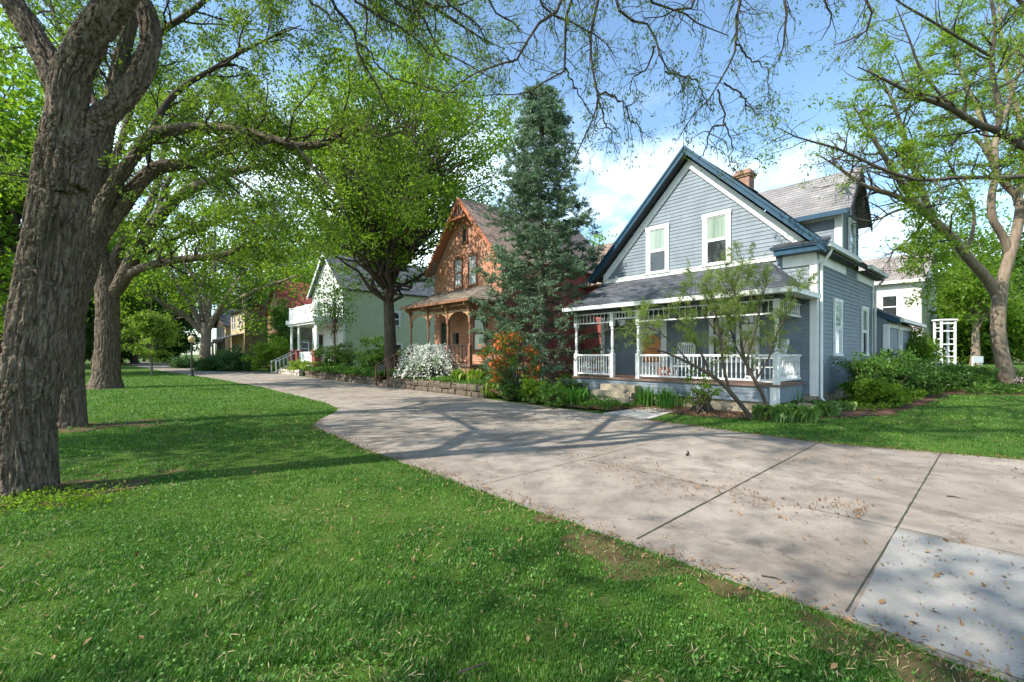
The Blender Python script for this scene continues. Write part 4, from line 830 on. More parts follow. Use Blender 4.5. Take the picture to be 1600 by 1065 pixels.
# ---- pale green house with the white two storey porch
def pale_house():
    H = empty('pale_green_house', lane(36, 14.1), STREET_ROT, 'pale green clapboard house with white balcony over its columned porch', 'house')
    # local origin: right front corner of the house wall; porch in front
    D, W_, EZ, PZ = 12, 7.2, 6.75, 9.9; xm = -W_ / 2
    b = MB(); lap_side(b, 0, 0, D, .3, EZ, .17, .025); b.build('side_wall', M['pale'], H)
    b = MB(); lap_front(b, 0, gable_ext(-W_, 0, EZ, PZ), .3, PZ - .05, .13); b.face([(0, D, .3), (-W_, D, .3), (-W_, D, EZ), (xm, D, PZ), (0, D, EZ)]); b.face([(-W_, 0, .3), (-W_, D, .3), (-W_, D, EZ), (-W_, 0, EZ)]); b.build('front_wall', M['white'], H)
    b = MB(); ov = .35; roof_slope(b, (ov, D + .3, EZ - .05), (ov, -.35, EZ - .05), (xm, -.35, PZ + .2), (xm, D + .3, PZ + .2)); roof_slope(b, (-W_ - ov, -.35, EZ - .05), (-W_ - ov, D + .3, EZ - .05), (xm, D + .3, PZ + .2), (xm, -.35, PZ + .2)); b.build('roof', M['shingle'], H)
    b = MB()
    for s in (1, -1): xo = xm + s * (W_ / 2 + ov); b.prism([(xo, EZ - .06), (xm, PZ + .21), (xm, PZ - .1), (xo, EZ - .32)], lambda a, z, t: (a, t, z), -.40, -.352)
    b.build('bargeboard', M['white'], H)
    b = MB(); b.box(-.16, .03, -.03, -.003, .3, EZ - .2); b.box(.004, .03, .0, .16, .3, EZ - .2); b.build('corner_board', M['white'], H)
    for a, z in ((4.0, 3.9), (4.2, 1.2), (8.2, 1.2), (9.0, 4.1)): window(H, SD(0), a, a + 1.0, z, z + 1.2, M['white'], M['pane'], M['pane'], .1)
    for a, z in ((-2.1, 1.4), (-5.6, 4.6), (-2.4, 4.6)): window(H, FR, a, a + 1.0, z, z + 1.5, M['white'], M['shade'], M['pane'], .1)
    window(H, FR, -5.4, -4.4, .98, 3.1, M['trimbrown'], M['pane'], M['bluedoor'], .1)
    PY, x0, x1, FZ = -2.0, -6.4, -.1, .95
    b = MB(); b.box(x0 - .1, x1 + .1, PY - .1, -.02, FZ - .12, FZ); b.build('porch_floor', M['planks'], H)
    b = MB(); b.box(x0 - .25, x1 + .25, PY - .25, -.02, 3.85, 4.02); b.box(x0 - .38, x1 + .38, PY - .38, -.021, 4.021, 4.36); b.build('porch_cornice', M['white'], H)
    for x in (x0, x0 + 2.0, x1 - .25, x1):
        b = MB(); b.lathe([(.15, 0), (.15, .06), (.115, .08), (.095, 1.85), (.14, 1.9), (.14, 1.98)], (x, PY, 1.88), 12); b.build('column', M['white'], H)
        b = MB(); b.box(x - .24, x + .24, PY - .24, PY + .24, 0, 1.8); b.box(x - .29, x + .29, PY - .29, PY + .29, 1.801, 1.879); b.build('brick_pier', M['brick_red'], H)
    b = MB(); b.box(x0 + 2.3, x1 - .5, PY - .05, PY + .05, .3, 1.75); b.build('porch_panel', M['white'], H)
    def solid_rail(p, q, slat):
        b = MB(); p = Vector(p); q = Vector(q); z0, z1 = 4.37, 5.38; b.bar((p.x, p.y, z1), (q.x, q.y, z1), .1, .07); b.bar((p.x, p.y, z0 + .06), (q.x, q.y, z0 + .06), .08, .08); L_ = (q - p).length; n = int(L_ / slat[0])
        for i in range(n): c = p + (q - p) * ((i + .5) / n); d = (q - p).normalized() * slat[1] / 2; b.bar((c.x, c.y, z0 + .1), (c.x, c.y, z1 - .03), slat[1] if abs(d.x) > abs(d.y) else .03, .03 if abs(d.x) > abs(d.y) else slat[1], (0, 1, 0))
        for k in range(int(L_ / 2.1) + 1): c = p + (q - p) * min(1, k * 2.1 / L_); b.box(c.x - .07, c.x + .07, c.y - .07, c.y + .07, z0, z1 + .1)
        b.build('balcony_railing', M['white'], H)
    solid_rail((x0 - .1, PY - .1, 0), (x1 + .1, PY - .1, 0), (.1, .085)); solid_rail((x1 + .1, PY + .05, 0), (x1 + .1, -.05, 0), (.2, .09))
    b = MB(); [b.box(x0 + .4, x0 + 1.7, PY - .1 - .32 * (k + 1), PY - .1 - .32 * k, 0, FZ - .17 * (k + 1)) for k in range(5)]; b.build('porch_steps', M['steps'], H)
    for x in (x0 + .35, x0 + 1.75): b = MB(); b.bar((x, PY, 1.8), (x, PY - 1.7, .95), .05, .05); b.bar((x, PY - 1.7, 0), (x, PY - 1.7, 1.05), .07, .07, (0, 1, 0)); [b.bar((x, PY - .2 - k * .3, 1.7 - .15 * k - .75), (x, PY - .2 - k * .3, 1.7 - .15 * k), .03, .03, (0, 1, 0)) for k in range(5)]; b.build('handrail', M['white'], H)
    return H
pale_house()

def simple_house(name, label, loc, W_, D, EZ, PZ, wall, side, roofm, trim, wins=(), swins=(), ridge='y', porch=None, rot=STREET_ROT, wm=None, chim=True):
    H = empty(name, loc, rot, label, 'house'); xm = -W_ / 2; ov = .35; wm = wm or M['white']
    if ridge == 'y':
        b = MB(); b.face([(-W_, 0, -.2), (0, 0, -.2), (0, 0, EZ), (xm, 0, PZ), (-W_, 0, EZ)]); b.build('front_wall', wall, H)
        b = MB(); b.face([(0, 0, -.2), (0, D, -.2), (0, D, EZ), (0, 0, EZ)]); b.face([(0, D, -.2), (-W_, D, -.2), (-W_, D, EZ), (xm, D, PZ), (0, D, EZ)]); b.face([(-W_, D, -.2), (-W_, 0, -.2), (-W_, 0, EZ), (-W_, D, EZ)]); b.build('side_wall', side, H)
        b = MB(); roof_slope(b, (ov, D + .3, EZ - .1), (ov, -.4, EZ - .1), (xm, -.4, PZ + .2), (xm, D + .3, PZ + .2), expo=.3); roof_slope(b, (-W_ - ov, -.4, EZ - .1), (-W_ - ov, D + .3, EZ - .1), (xm, D + .3, PZ + .2), (xm, -.4, PZ + .2), expo=.3); b.build('roof', roofm, H)
        b = MB()
        for s in (1, -1): xo = xm + s * (W_ / 2 + ov); b.prism([(xo, EZ - .1), (xm, PZ + .21), (xm, PZ - .15), (xo, EZ - .42)], lambda a, z, t: (a, t, z), -.46, -.402)
        b.build('bargeboard', trim, H)
    else:
        ym = D / 2; b = MB(); b.face([(-W_, 0, -.2), (0, 0, -.2), (0, 0, EZ), (-W_, 0, EZ)]); b.build('front_wall', wall, H)
        b = MB(); b.face([(0, 0, -.2), (0, D, -.2), (0, D, EZ), (0, ym, PZ), (0, 0, EZ)]); b.face([(-W_, 0, -.2), (-W_, D, -.2), (-W_, D, EZ), (-W_, ym, PZ), (-W_, 0, EZ)]); b.face([(-W_, D, -.2), (0, D, -.2), (0, D, EZ), (-W_, D, EZ)]); b.build('side_wall', side, H)
        b = MB(); roof_slope(b, (-W_ - .3, -ov, EZ - .1), (.3, -ov, EZ - .1), (.3, ym, PZ + .2), (-W_ - .3, ym, PZ + .2), expo=.3); roof_slope(b, (.3, D + ov, EZ - .1), (-W_ - .3, D + ov, EZ - .1), (-W_ - .3, ym, PZ + .2), (.3, ym, PZ + .2), expo=.3); b.build('roof', roofm, H)
        b = MB(); b.box(-W_ - .3, .3, -ov - .05, -ov - .003, EZ - .3, EZ - .08); b.build('fascia', trim, H)
    for a0, a1, z0, z1 in wins: window(H, FR, a0, a1, z0, z1, wm, M['pane'], M['pane'], .1, base=.004)
    for a0, a1, z0, z1 in swins: window(H, SD(0), a0, a1, z0, z1, wm, M['pane'], M['pane'], .1, base=.004)
    if porch:
        x0, x1, pd, pz = porch; b = MB(); roof_slope(b, (x0, -pd, pz), (x1, -pd, pz), (x1, -.01, pz + .7), (x0, -.01, pz + .7), .08, .3); b.build('porch_roof', roofm, H)
        b = MB(); b.box(x0, x1, -pd, -pd + .2, pz - .35, pz - .1); b.build('porch_beam', trim, H)
        for k in range(5): x = x0 + .15 + (x1 - x0 - .3) * k / 4; b = MB(); b.lathe([(.1, 0), (.1, .1), (.075, .15), (.065, pz - .6), (.1, pz - .45), (.1, pz - .35)], (x, -pd + .1, 0), 8); b.build('porch_post', trim, H)
    if chim: b = MB(); b.box(xm - .9, xm - .3, D * .55, D * .55 + .6, EZ, PZ + 1.1); b.box(xm - .95, xm - .25, D * .55 - .05, D * .55 + .65, PZ + 1.101, PZ + 1.25); b.build('chimney', M['brick_red'], H)
    return H
simple_house('red_roofed_house', 'house with red shingle roof and dark blue bargeboards beyond the balcony', lane(59.5, 16), 7.0, 11, 6.6, 10.6, M['trimtan'], M['stone'], M['shingle_red'], M['teal'], [(-5.6, -4.7, 1.2, 2.8), (-2.4, -1.5, 1.2, 2.8), (-4.0, -3.0, 4.6, 6.2)], [(2, 3, 1.5, 3), (5, 6, 1.5, 3)])
simple_house('stone_house', 'tan fronted house with dark brown stone side wall and black porch', lane(70, 14), 9.0, 11, 7.6, 9.6, M['tan'], M['stone'], M['shingle'], M['black'], [(-8.2, -7.2, 5, 7), (-6.6, -5.6, 5, 7), (-3.6, -2.6, 5, 7), (-1.8, -.8, 5, 7), (-8.0, -7.0, 1.0, 3), (-5.0, -4.0, 1.0, 3)], [], ridge='x', porch=(-8.8, -.3, 2.4, 3.6))
simple_house('tan_house', 'narrow tan house with red chimney farthest down the lane', lane(83, 14.0), 8.0, 10, 6.0, 8.6, M['tan'], M['tan'], M['shingle'], M['trimbrown'], [(-7, -6, 4, 5.6), (-4.4, -3.4, 4, 5.6), (-2, -1, 4, 5.6), (-6.5, -5.5, 1, 2.8), (-2.5, -1.5, 1, 2.8)], [], porch=(-7.8, -.3, 1.8, 3.2))
simple_house('red_brick_house', 'red brick house behind the large trunk at the left edge', lane(84, -20) , 30, 9, 5.6, 9.0, M['brick_red'], M['brick_red'], M['shingle'], M['white'], [(-4 - 4 * k, -3 - 4 * k, 1.2, 3) for k in range(6)], [], ridge='x')
M['offwhite'] = paint('weathered_offwhite', (.50, .49, .46), .15, .7)
# white house far right, cross wing and low porch roof
wh = simple_house('white_house', 'tall white two storey house beyond the rear wing with grey-brown roof', (30.6, 34.0, .7), 9.0, 9.0, 6.5, 8.9, M['offwhite'], M['cream'], M['shingle_grey'], M['white'], [(-2.4, -1.3, 3.6, 5.3), (-7.6, -6.5, 3.6, 5.3), (-7.6, -6.5, .8, 2.4)], [(2, 3, 3.8, 5.2)], ridge='x', porch=(-3.6, .2, 1.6, 2.3), chim=False)
b = MB(); b.box(-5.6, -3.2, -1.1, -.01, 0, 6.2); b.build('bay', M['cream'], wh); b = MB(); b.box(-5.8, -3.0, -1.3, .0, 6.201, 6.45); b.build('bay_cornice', M['white'], wh)
b = MB(); b.box(-4.9, -3.9, -1.16, -1.105, 3.6, 5.3); b.build('window', M['pane'], wh)
simple_house('outbuilding', 'low outbuilding with blue-grey slate roof behind the white trellis', (35.5, 39, .7), 6.5, 6, 2.2, 5.1, M['cream'], M['cream'], paint('slate_blue_roof', (.26, .28, .36), .15), M['white'], [(-4, -3, .8, 1.8)], [], ridge='x', chim=False)
# ---------------------------------------------------------------- trees with hand laid limbs
def pl(pts, Y0, Y1=None):
    Y1 = Y0 if Y1 is None else Y1; n = len(pts); return [at(x, y, Y0 + (Y1 - Y0) * i / max(1, n - 1)) for i, (x, y) in enumerate(pts)]
LOC1 = dict(per_m=3.2, length=(0.9, 2.2), K=7, s0=0.28, ang=(30, 70), wig=0.22, trop=(0, 0, 0.10), rmax=0.035, rmin=0.008, fade=0.3)
LOC2 = dict(per_m=5.0, length=(0.35, 1.0), K=6, s0=0.15, ang=(35, 70), wig=0.25, trop=(0, 0, -0.05), rmax=0.012, rmin=0.004, fade=0.3)
LOC3 = dict(per_m=6.5, length=(0.15, 0.45), K=4, s0=0.2, ang=(35, 70), wig=0.22, trop=(0, 0, -0.12), rmax=0.006, rmin=0.0025, fade=0.3)

# big trunk close by on the left
rng = np.random.default_rng(11)
b1 = gnd(33, 772); Y = b1.y
trunk1 = [(pl([(30, 800), (32, 772), (36, 740), (38, 660), (52, 560), (66, 470), (78, 400), (92, 320), (103, 250), (106, 200)], Y, Y + .1), [.36, .31, .265, .245, .235, .235, .235, .235, .24, .20]),
          (pl([(100, 300), (103, 240), (104, 190), (112, 120), (132, 75), (155, 40), (183, 0), (215, -60), (240, -150), (235, -260), (220, -420)], Y, Y - .3), [.15, .17, .165, .15, .14, .133, .127, .122, .11, .095, .07]),
          (pl([(112, 290), (126, 235), (142, 198), (165, 178), (190, 155), (212, 130), (228, 98), (236, 66), (232, 30), (221, 0), (213, -50), (225, -120), (280, -210)], Y, Y + .5), [.13, .125, .118, .108, .10, .094, .09, .087, .085, .084, .08, .07, .06]),
          (pl([(104, 215), (96, 150), (78, 102), (52, 55), (30, 20), (8, -14), (-30, -70), (-90, -160)], Y + .05, Y + .6), [.12, .12, .115, .11, .10, .10, .09, .07])]
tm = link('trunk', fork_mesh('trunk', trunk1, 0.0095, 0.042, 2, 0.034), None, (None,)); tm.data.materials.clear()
def near_bark(name, c1, c2):
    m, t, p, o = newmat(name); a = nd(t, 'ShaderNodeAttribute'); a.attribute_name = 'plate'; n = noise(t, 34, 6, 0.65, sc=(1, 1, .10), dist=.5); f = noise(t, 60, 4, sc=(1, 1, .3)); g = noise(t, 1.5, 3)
    r = ramp(t, n.outputs['Fac'], [(0.38, c1), (0.60, c2)]); col = mixc(t, ramp(t, g.outputs['Fac'], [(.45, (0, 0, 0)), (.75, (.5, .5, .5))]).outputs[0], r.outputs[0], (c1[0] * 1.2, c1[1] * 1.4, c1[2] * 1.0))  # dark streaks: inner bark tone plus furrow shade painted into the colour
    t.links.new(mixc(t, .45, col, f.outputs['Color'], 'OVERLAY'), p.inputs['Base Color']); p.inputs['Roughness'].default_value = .95; p.inputs['Specular IOR Level'].default_value = .12
    ad = nd(t, 'ShaderNodeMath', operation='ADD'); t.links.new(n.outputs['Fac'], ad.inputs[0]); t.links.new(f.outputs['Fac'], ad.inputs[1]); bump(t, p, ad.outputs[0], .8, .02); return m
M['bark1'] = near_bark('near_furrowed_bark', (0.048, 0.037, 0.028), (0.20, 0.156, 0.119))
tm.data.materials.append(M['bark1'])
OV = [(-4.35, 5.0, 6.0), (-3.6, 5.6, 7.6), (-2.2, 6.3, 8.7), (0, 6.9, 9.3), (2.5, 7.2, 9.5), (5.0, 7.5, 9.3), (7.2, 8.0, 8.9)]
up1 = [(OV, [.10, .10, .095, .085, .07, .055, .03]),
       ([(-4.2, 5.0, 6.6), (-3.9, 4.6, 8.5), (-2.2, 3.8, 10.6), (0.6, 2.8, 11.8), (3, 2.0, 12.2)], [.10, .09, .07, .05, .02]),
       ([(-4.3, 5.1, 6.5), (-5.2, 6.4, 8.6), (-5.6, 8.4, 10.5), (-5.2, 10.5, 11.6)], [.09, .08, .06, .02]),
       ([(-3.75, 5.5, 7.2), (-2.9, 7.6, 8.4), (-2.0, 9.8, 9.2), (-0.6, 11.8, 9.6)], [.07, .06, .045, .015]),
       ([(-6.3, 5.6, 6.6), (-8.4, 6.6, 8.2), (-10.2, 8.0, 9.2)], [.08, .06, .02]),
       ([(-5.6, 5.2, 5.9), (-7.6, 4.0, 8.6), (-9.5, 3.0, 10.4)], [.09, .06, .02]),
       ([(-4.6, 5.0, 8), (-5.2, 3.4, 10.5), (-4.6, 1.4, 12.3)], [.08, .06, .02])]
T1 = limb_tree('shade_tree', 'massive furrowed trunk forking low, closest tree on the lawn at the left edge', 'tree', tuple(b1), trunk1, rng, M['bark1'], M['leaf_locust'], trunk_mesh=tm, extra=up1,
    l1=LOC1, l2=LOC2, l3=LOC3, only_extra=True, leaves=dict(per=7, sigma=.06, length=.06, width=.026, k=3, keep=.85, up=.4, droop=.2), twigmat=M['twig'])
# drooping overhead branches of the same tree
drp = [[(518, 0), (537, 19), (550, 45), (558, 73), (566, 102), (582, 121), (591, 144), (605, 165), (620, 182), (640, 201), (668, 222)],
       [(558, 67), (582, 89), (601, 112), (655, 134), (703, 144), (745, 152)], [(617, 0), (649, 19), (668, 41), (687, 77), (719, 96), (752, 112), (775, 125)],
       [(879, 0), (847, 29), (828, 54), (812, 93), (773, 105), (738, 121), (713, 134), (690, 150)], [(895, 0), (885, 32), (885, 70), (879, 112), (847, 128), (821, 144), (780, 147), (748, 152)],
       [(882, 100), (895, 130), (912, 160), (925, 185)], [(934, 0), (926, 32), (924, 73), (930, 137), (936, 160), (925, 185), (912, 215), (900, 250)], [(932, 150), (955, 152), (975, 165), (988, 190), (1000, 195), (1005, 225)], [(936, 160), (946, 192), (955, 215), (962, 240)],
       [(962, 0), (978, 22), (1006, 33), (1022, 57), (1024, 73), (1045, 112), (1060, 130), (1072, 150)], [(1086, 0), (1067, 10), (1041, 24), (1006, 33)], [(1024, 73), (1010, 105), (990, 125), (985, 150)],
       [(1156, 0), (1148, 41), (1148, 80), (1131, 118), (1105, 160), (1073, 191), (1059, 220)], [(1121, 140), (1131, 175), (1133, 196), (1144, 220), (1141, 250), (1146, 275)], [(1131, 196), (1108, 205), (1103, 235), (1090, 250)], [(1150, 70), (1169, 89), (1198, 109), (1204, 156)], [(1131, 130), (1160, 148), (1172, 168), (1194, 182)],
       [(1227, 0), (1228, 32), (1222, 70), (1217, 99)], [(560, 0), (600, 30), (632, 44), (655, 70), (690, 95)], [(700, 0), (735, 26), (760, 60), (790, 78)], [(1290, -10), (1300, 30), (1285, 60)], [(1350, -20), (1362, 25), (1340, 60), (1300, 72)], [(470, -20), (520, 30), (548, 40)], [(1040, 112), (1085, 125), (1100, 150), (1112, 175)],
       [(760, -10), (790, 30), (815, 50)], [(1010, -10), (1040, 10), (1100, 40), (1140, 60)], [(840, 0), (900, 40), (940, 60), (960, 90)]]
ovp, _ = rs(OV, [.1, .1], 60)
DP = []; DR = []
for i, c in enumerate(drp):
    Yd = 6.9 + 0.5 * math.sin(i * 1.7); p = pl(c, Yd, Yd + .3); r = [.028 if c[0][1] <= 0 else .016, .006]
    if c[0][1] <= 0:
        k = np.abs(ovp[:, 0] - (p[0].x * 1.02 - .2)).argmin(); a = Vector(ovp[k]); p = [a, a.lerp(p[0], .55) + Vector((.15, .05, .1))] + p
    q, rr = rs(p, r, 18); q[1:] += rng.normal(size=(17, 3)) * .018; DP.append(q); DR.append(rr)
DP = np.array(DP) - np.array(b1); DR = np.array(DR)
P1, R1 = spawn(rng, DP, DR, 7.5, (.25, 1.0), K=7, s0=.25, ang=(25, 75), wig=.26, trop=(0, 0, -.28), rmax=.008, rmin=.0035, fade=.3)
P2, R2 = spawn(rng, P1, R1, 8.5, (.10, .42), K=5, s0=.2, ang=(25, 75), wig=.26, trop=(0, 0, -.25), rmax=.005, rmin=.0024, fade=.3)
link('drooping_branches', np_mesh('drooping_branches', join_tubes([(DP, DR, 6), (P1, R1, 4), (P2, R2, 3)]), True), T1, (M['twig'],))
st, dr_ = tips(np.concatenate([P2]), (.4, 1), 2); kk = rng.random(len(st)) < .5
link('drooping_leaves', np_mesh('drooping_leaves', [leaf_cloud(rng, st[kk], 4, .035, .055, .017, up=.3, droop=.5, dirs=dr_[kk])]), T1, (M['leaf_locust'],))

# second trunk just behind it with the long sweeping limb
rng = np.random.default_rng(5)
trunk2 = [(pl([(107, 690), (107, 668), (108, 640), (108, 560), (113, 480), (133, 410), (146, 340), (152, 300), (156, 262)], 9.75, 9.7), [.36, .31, .265, .235, .23, .24, .19, .16, .14]),
          (pl([(138, 390), (152, 350), (165, 312), (197, 263), (235, 214), (282, 202), (338, 201), (399, 209), (460, 228), (508, 223), (537, 204), (563, 203), (588, 215), (620, 208), (665, 204)], 9.7, 9.2), [.12, .13, .125, .115, .105, .095, .082, .072, .064, .056, .05, .042, .034, .024, .012]),
          (pl([(135, 410), (160, 362), (188, 324), (221, 282), (253, 261), (300, 256), (338, 235), (376, 225), (422, 223), (470, 240)], 9.75, 10.6), [.15, .165, .155, .14, .125, .105, .09, .075, .055, .025]),
          (pl([(150, 310), (158, 250), (168, 190), (185, 110), (205, 30), (230, -60), (270, -170)], 9.7, 10.2), [.14, .14, .14, .13, .12, .10, .06])]
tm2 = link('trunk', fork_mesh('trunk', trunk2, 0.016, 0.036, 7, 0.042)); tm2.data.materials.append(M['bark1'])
up2 = [(pl([(180, 130), (240, 60), (310, 10), (380, -60), (450, -130)], 9.9, 11), [.08, .07, .06, .04, .015]), (pl([(165, 200), (130, 120), (90, 40), (60, -60)], 9.9, 11), [.08, .07, .05, .02]), (pl([(230, 218), (270, 150), (330, 110), (400, 70), (470, 40)], 9.7, 10.4), [.07, .06, .05, .03, .012]),
       (pl([(464, 228), (495, 270), (530, 310), (545, 345), (560, 380)], 9.2, 9.3), [.03, .025, .02, .015, .006]), (pl([(510, 224), (540, 250), (575, 275), (610, 300)], 9.2, 9.4), [.03, .02, .015, .006]), (pl([(320, 256), (360, 290), (380, 310)], 10, 10.2), [.03, .02, .008]), (pl([(240, 270), (232, 240), (250, 180), (300, 150)], 10.2, 11), [.06, .05, .03, .01])]
limb_tree('shade_tree', 'second grey-brown trunk behind the nearest one, with a long sweeping limb over the lane', 'tree', tuple(gnd(107, 668)), trunk2, rng, M['bark1'], M['leaf_locust'], trunk_mesh=tm2, extra=up2,
    l1=dict(LOC1, trop=(0, 0, -.06), rmax=.026), l2=LOC2, l3=LOC3, leaves=dict(per=7, sigma=.08, length=.075, width=.034, k=3, keep=.72, up=.4, droop=.2), twigmat=M['twig'])

# third trunk, straight, spreading limbs
rng = np.random.default_rng(21); Y3 = 20.8
limbs3 = [(pl([(165, 618), (165, 604), (166, 585), (168, 540), (168, 490), (167, 450), (160, 410), (152, 370)], Y3), [.85, .66, .50, .44, .42, .42, .3, .2]),
          (pl([(178, 460), (190, 440), (206, 408), (239, 352), (272, 314), (300, 296), (357, 272), (390, 263), (440, 250)], Y3, Y3 - 1.5), [.25, .27, .26, .24, .2, .18, .13, .1, .04]),
          (pl([(185, 450), (202, 430), (225, 418), (282, 406), (347, 399), (385, 383), (422, 373), (470, 380)], Y3, Y3 - 2), [.2, .18, .16, .14, .11, .09, .07, .03]),
          (pl([(170, 460), (176, 430), (182, 399), (202, 366), (230, 329), (245, 290), (255, 240), (270, 180)], Y3, Y3 + 1), [.2, .2, .2, .19, .17, .14, .1, .04]),
          (pl([(152, 380), (140, 320), (130, 260), (100, 190), (80, 120)], Y3, Y3 + 2), [.2, .18, .15, .1, .04]), (pl([(155, 390), (165, 300), (190, 220), (215, 140), (240, 60)], Y3, Y3 + 2), [.2, .17, .14, .1, .04]),
          (pl([(206, 408), (260, 380), (320, 350), (380, 330), (430, 320)], Y3, Y3 + 3), [.12, .11, .09, .07, .03]), (pl([(239, 352), (265, 280), (310, 220), (360, 170)], Y3 - 1, Y3 + 2), [.12, .1, .08, .03]), (pl([(357, 272), (400, 300), (440, 335)], Y3 - 2, Y3 - 2), [.07, .05, .02]),
          (pl([(140, 330), (100, 300), (50, 280), (0, 250)], Y3, Y3 - 3), [.12, .1, .07, .03]), (pl([(255, 240), (300, 160), (350, 100)], Y3 + 1, Y3 + 3), [.09, .07, .03])]
F1 = dict(per_m=1.3, length=(1.6, 4.0), K=7, s0=.2, ang=(30, 65), wig=.2, trop=(0, 0, .06), rmax=.06, rmin=.015, fade=.35)
F2 = dict(per_m=2.2, length=(.7, 1.8), K=6, s0=.15, ang=(35, 70), wig=.24, trop=(0, 0, -.05), rmax=.02, rmin=.007, fade=.3)
F3 = dict(per_m=3.4, length=(.3, .8), K=4, s0=.2, ang=(35, 70), wig=.2, trop=(0, 0, -.1), rmax=.01, rmin=.004, fade=.3)
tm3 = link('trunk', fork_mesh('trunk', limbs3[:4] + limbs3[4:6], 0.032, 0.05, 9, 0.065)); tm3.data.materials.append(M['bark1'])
limb_tree('shade_tree', 'straight dark trunk with flared foot standing third in line on the lawn', 'tree', tuple(gnd(165, 604)), limbs3[:6], rng, M['bark1'], M['leaf_locust'], trunk_mesh=tm3, extra=limbs3[6:], l1=F1, l2=F2, l3=F3,
    leaves=dict(per=11, sigma=.18, length=.135, width=.075, k=3, keep=.72, up=.5, droop=.15), n0=16, twigmat=M['bark_dark'])
# far tree with fanned limbs on the right of the lane
rng = np.random.default_rng(31); Y6 = 50
limbs6 = [(pl([(319, 580), (319, 572), (319, 555), (322, 530), (322, 505)], Y6), [.8, .62, .50, .48, .5])] + [(pl(c, Y6, Y6 + dz), [.28, .25, .2, .14, .05]) for c, dz in
          (([(318, 520), (300, 480), (280, 450), (262, 420), (240, 385)], -3), ([(320, 515), (312, 470), (300, 430), (290, 390), (280, 350)], 3), ([(324, 515), (328, 470), (335, 430), (335, 380), (340, 330)], 0), ([(326, 515), (345, 480), (365, 450), (385, 420), (400, 390)], -3), ([(328, 510), (350, 470), (375, 430), (395, 380), (405, 345)], 4), ([(330, 500), (370, 470), (410, 450), (440, 440), (465, 430)], -4), ([(316, 520), (285, 490), (255, 475), (230, 460), (205, 450)], -4), ([(324, 500), (318, 450), (320, 400), (318, 350), (315, 310)], 4))]
limb_tree('shade_tree', 'far vase shaped tree with fanned limbs beside the globe lamp', 'tree', tuple(gnd(319, 574)), limbs6, rng, M['bark'], M['leaf_mid'],
    l1=dict(F1, per_m=1.0, length=(2.5, 6)), l2=dict(F2, per_m=1.0, length=(1.2, 3)), l3=dict(F3, per_m=1.2, length=(.6, 1.5)), leaves=dict(per=8, sigma=.42, length=.28, width=.2, k=3, up=.5, droop=.2))
# pale barked tree in the right yard
rng = np.random.default_rng(41); b5 = lane(.3, 24.4); b5.z = float(gz(b5.x, b5.y)); Y5 = b5.y
limbs5 = [(pl([(1577, 625), (1576, 604), (1572, 580), (1563, 545), (1559, 505), (1562, 470), (1566, 440), (1574, 412), (1588, 365), (1594, 315), (1574, 292), (1555, 268), (1543, 237), (1519, 213)], Y5, Y5 - .5), [.31, .26, .225, .21, .20, .205, .175, .16, .15, .14, .115, .095, .075, .05]),
          (pl([(1560, 470), (1545, 440), (1528, 420), (1510, 400), (1495, 379), (1464, 351), (1440, 325), (1417, 300), (1395, 265), (1377, 237), (1353, 197), (1334, 166)], Y5, Y5 - 2.0), [.15, .16, .155, .15, .14, .13, .11, .10, .085, .07, .05, .02]),
          (pl([(1500, 385), (1470, 352), (1450, 338), (1417, 315), (1393, 304), (1350, 290), (1310, 262), (1275, 240)], Y5 - .5, Y5 - 2.5), [.1, .1, .1, .09, .08, .06, .04, .015]),
          (pl([(1456, 345), (1445, 310), (1430, 270), (1415, 220), (1395, 160), (1370, 110)], Y5 - .8, Y5 - 1.5), [.11, .1, .085, .07, .05, .02]),
          (pl([(1578, 405), (1568, 371), (1551, 343), (1549, 308), (1556, 270), (1555, 221), (1574, 170), (1586, 130), (1600, 90)], Y5 - .2, Y5 - 1), [.12, .13, .12, .11, .1, .085, .07, .06, .03]),
          (pl([(1510, 400), (1518, 370), (1522, 340), (1515, 310), (1490, 270), (1470, 220)], Y5, Y5 - 1), [.06, .06, .05, .045, .035, .015]),
          (pl([(1590, 350), (1620, 290), (1660, 230), (1690, 150)], Y5, Y5 + .5), [.14, .12, .09, .04]), (pl([(1555, 260), (1530, 180), (1500, 110), (1480, 40)], Y5 - .4, Y5 + 1), [.09, .07, .05, .02]), (pl([(1590, 320), (1600, 220), (1570, 100), (1560, 0)], Y5, Y5 + 1.5), [.12, .1, .07, .03]),
          (pl([(1440, 320), (1400, 330), (1365, 345), (1330, 340)], Y5 - 1, Y5 - 2), [.05, .04, .03, .01]), (pl([(1450, 338), (1430, 365), (1400, 390), (1375, 405)], Y5 - 1, Y5 - 1.5), [.05, .04, .025, .01]), (pl([(1495, 379), (1470, 400), (1440, 412), (1405, 440)], Y5 - .6, Y5 - 1), [.05, .04, .025, .01])]
T5 = limb_tree('yard_tree', 'pale barked tree with leaning fork in the side yard at the right edge', 'tree', tuple(b5), limbs5, rng, M['bark_light'], M['leaf_bright'],
    l1=dict(LOC1, per_m=2.8, length=(.8, 2.4), trop=(0, 0, .05), flat=.4), l2=dict(LOC2, per_m=4.4, flat=.4), l3=dict(LOC3, per_m=5.5, flat=.3), leaves=dict(per=6, sigma=.09, length=.12, width=.045, k=3, keep=.92, up=.8, droop=.05, flatten=.5), twigmat=M['bark_dark'])
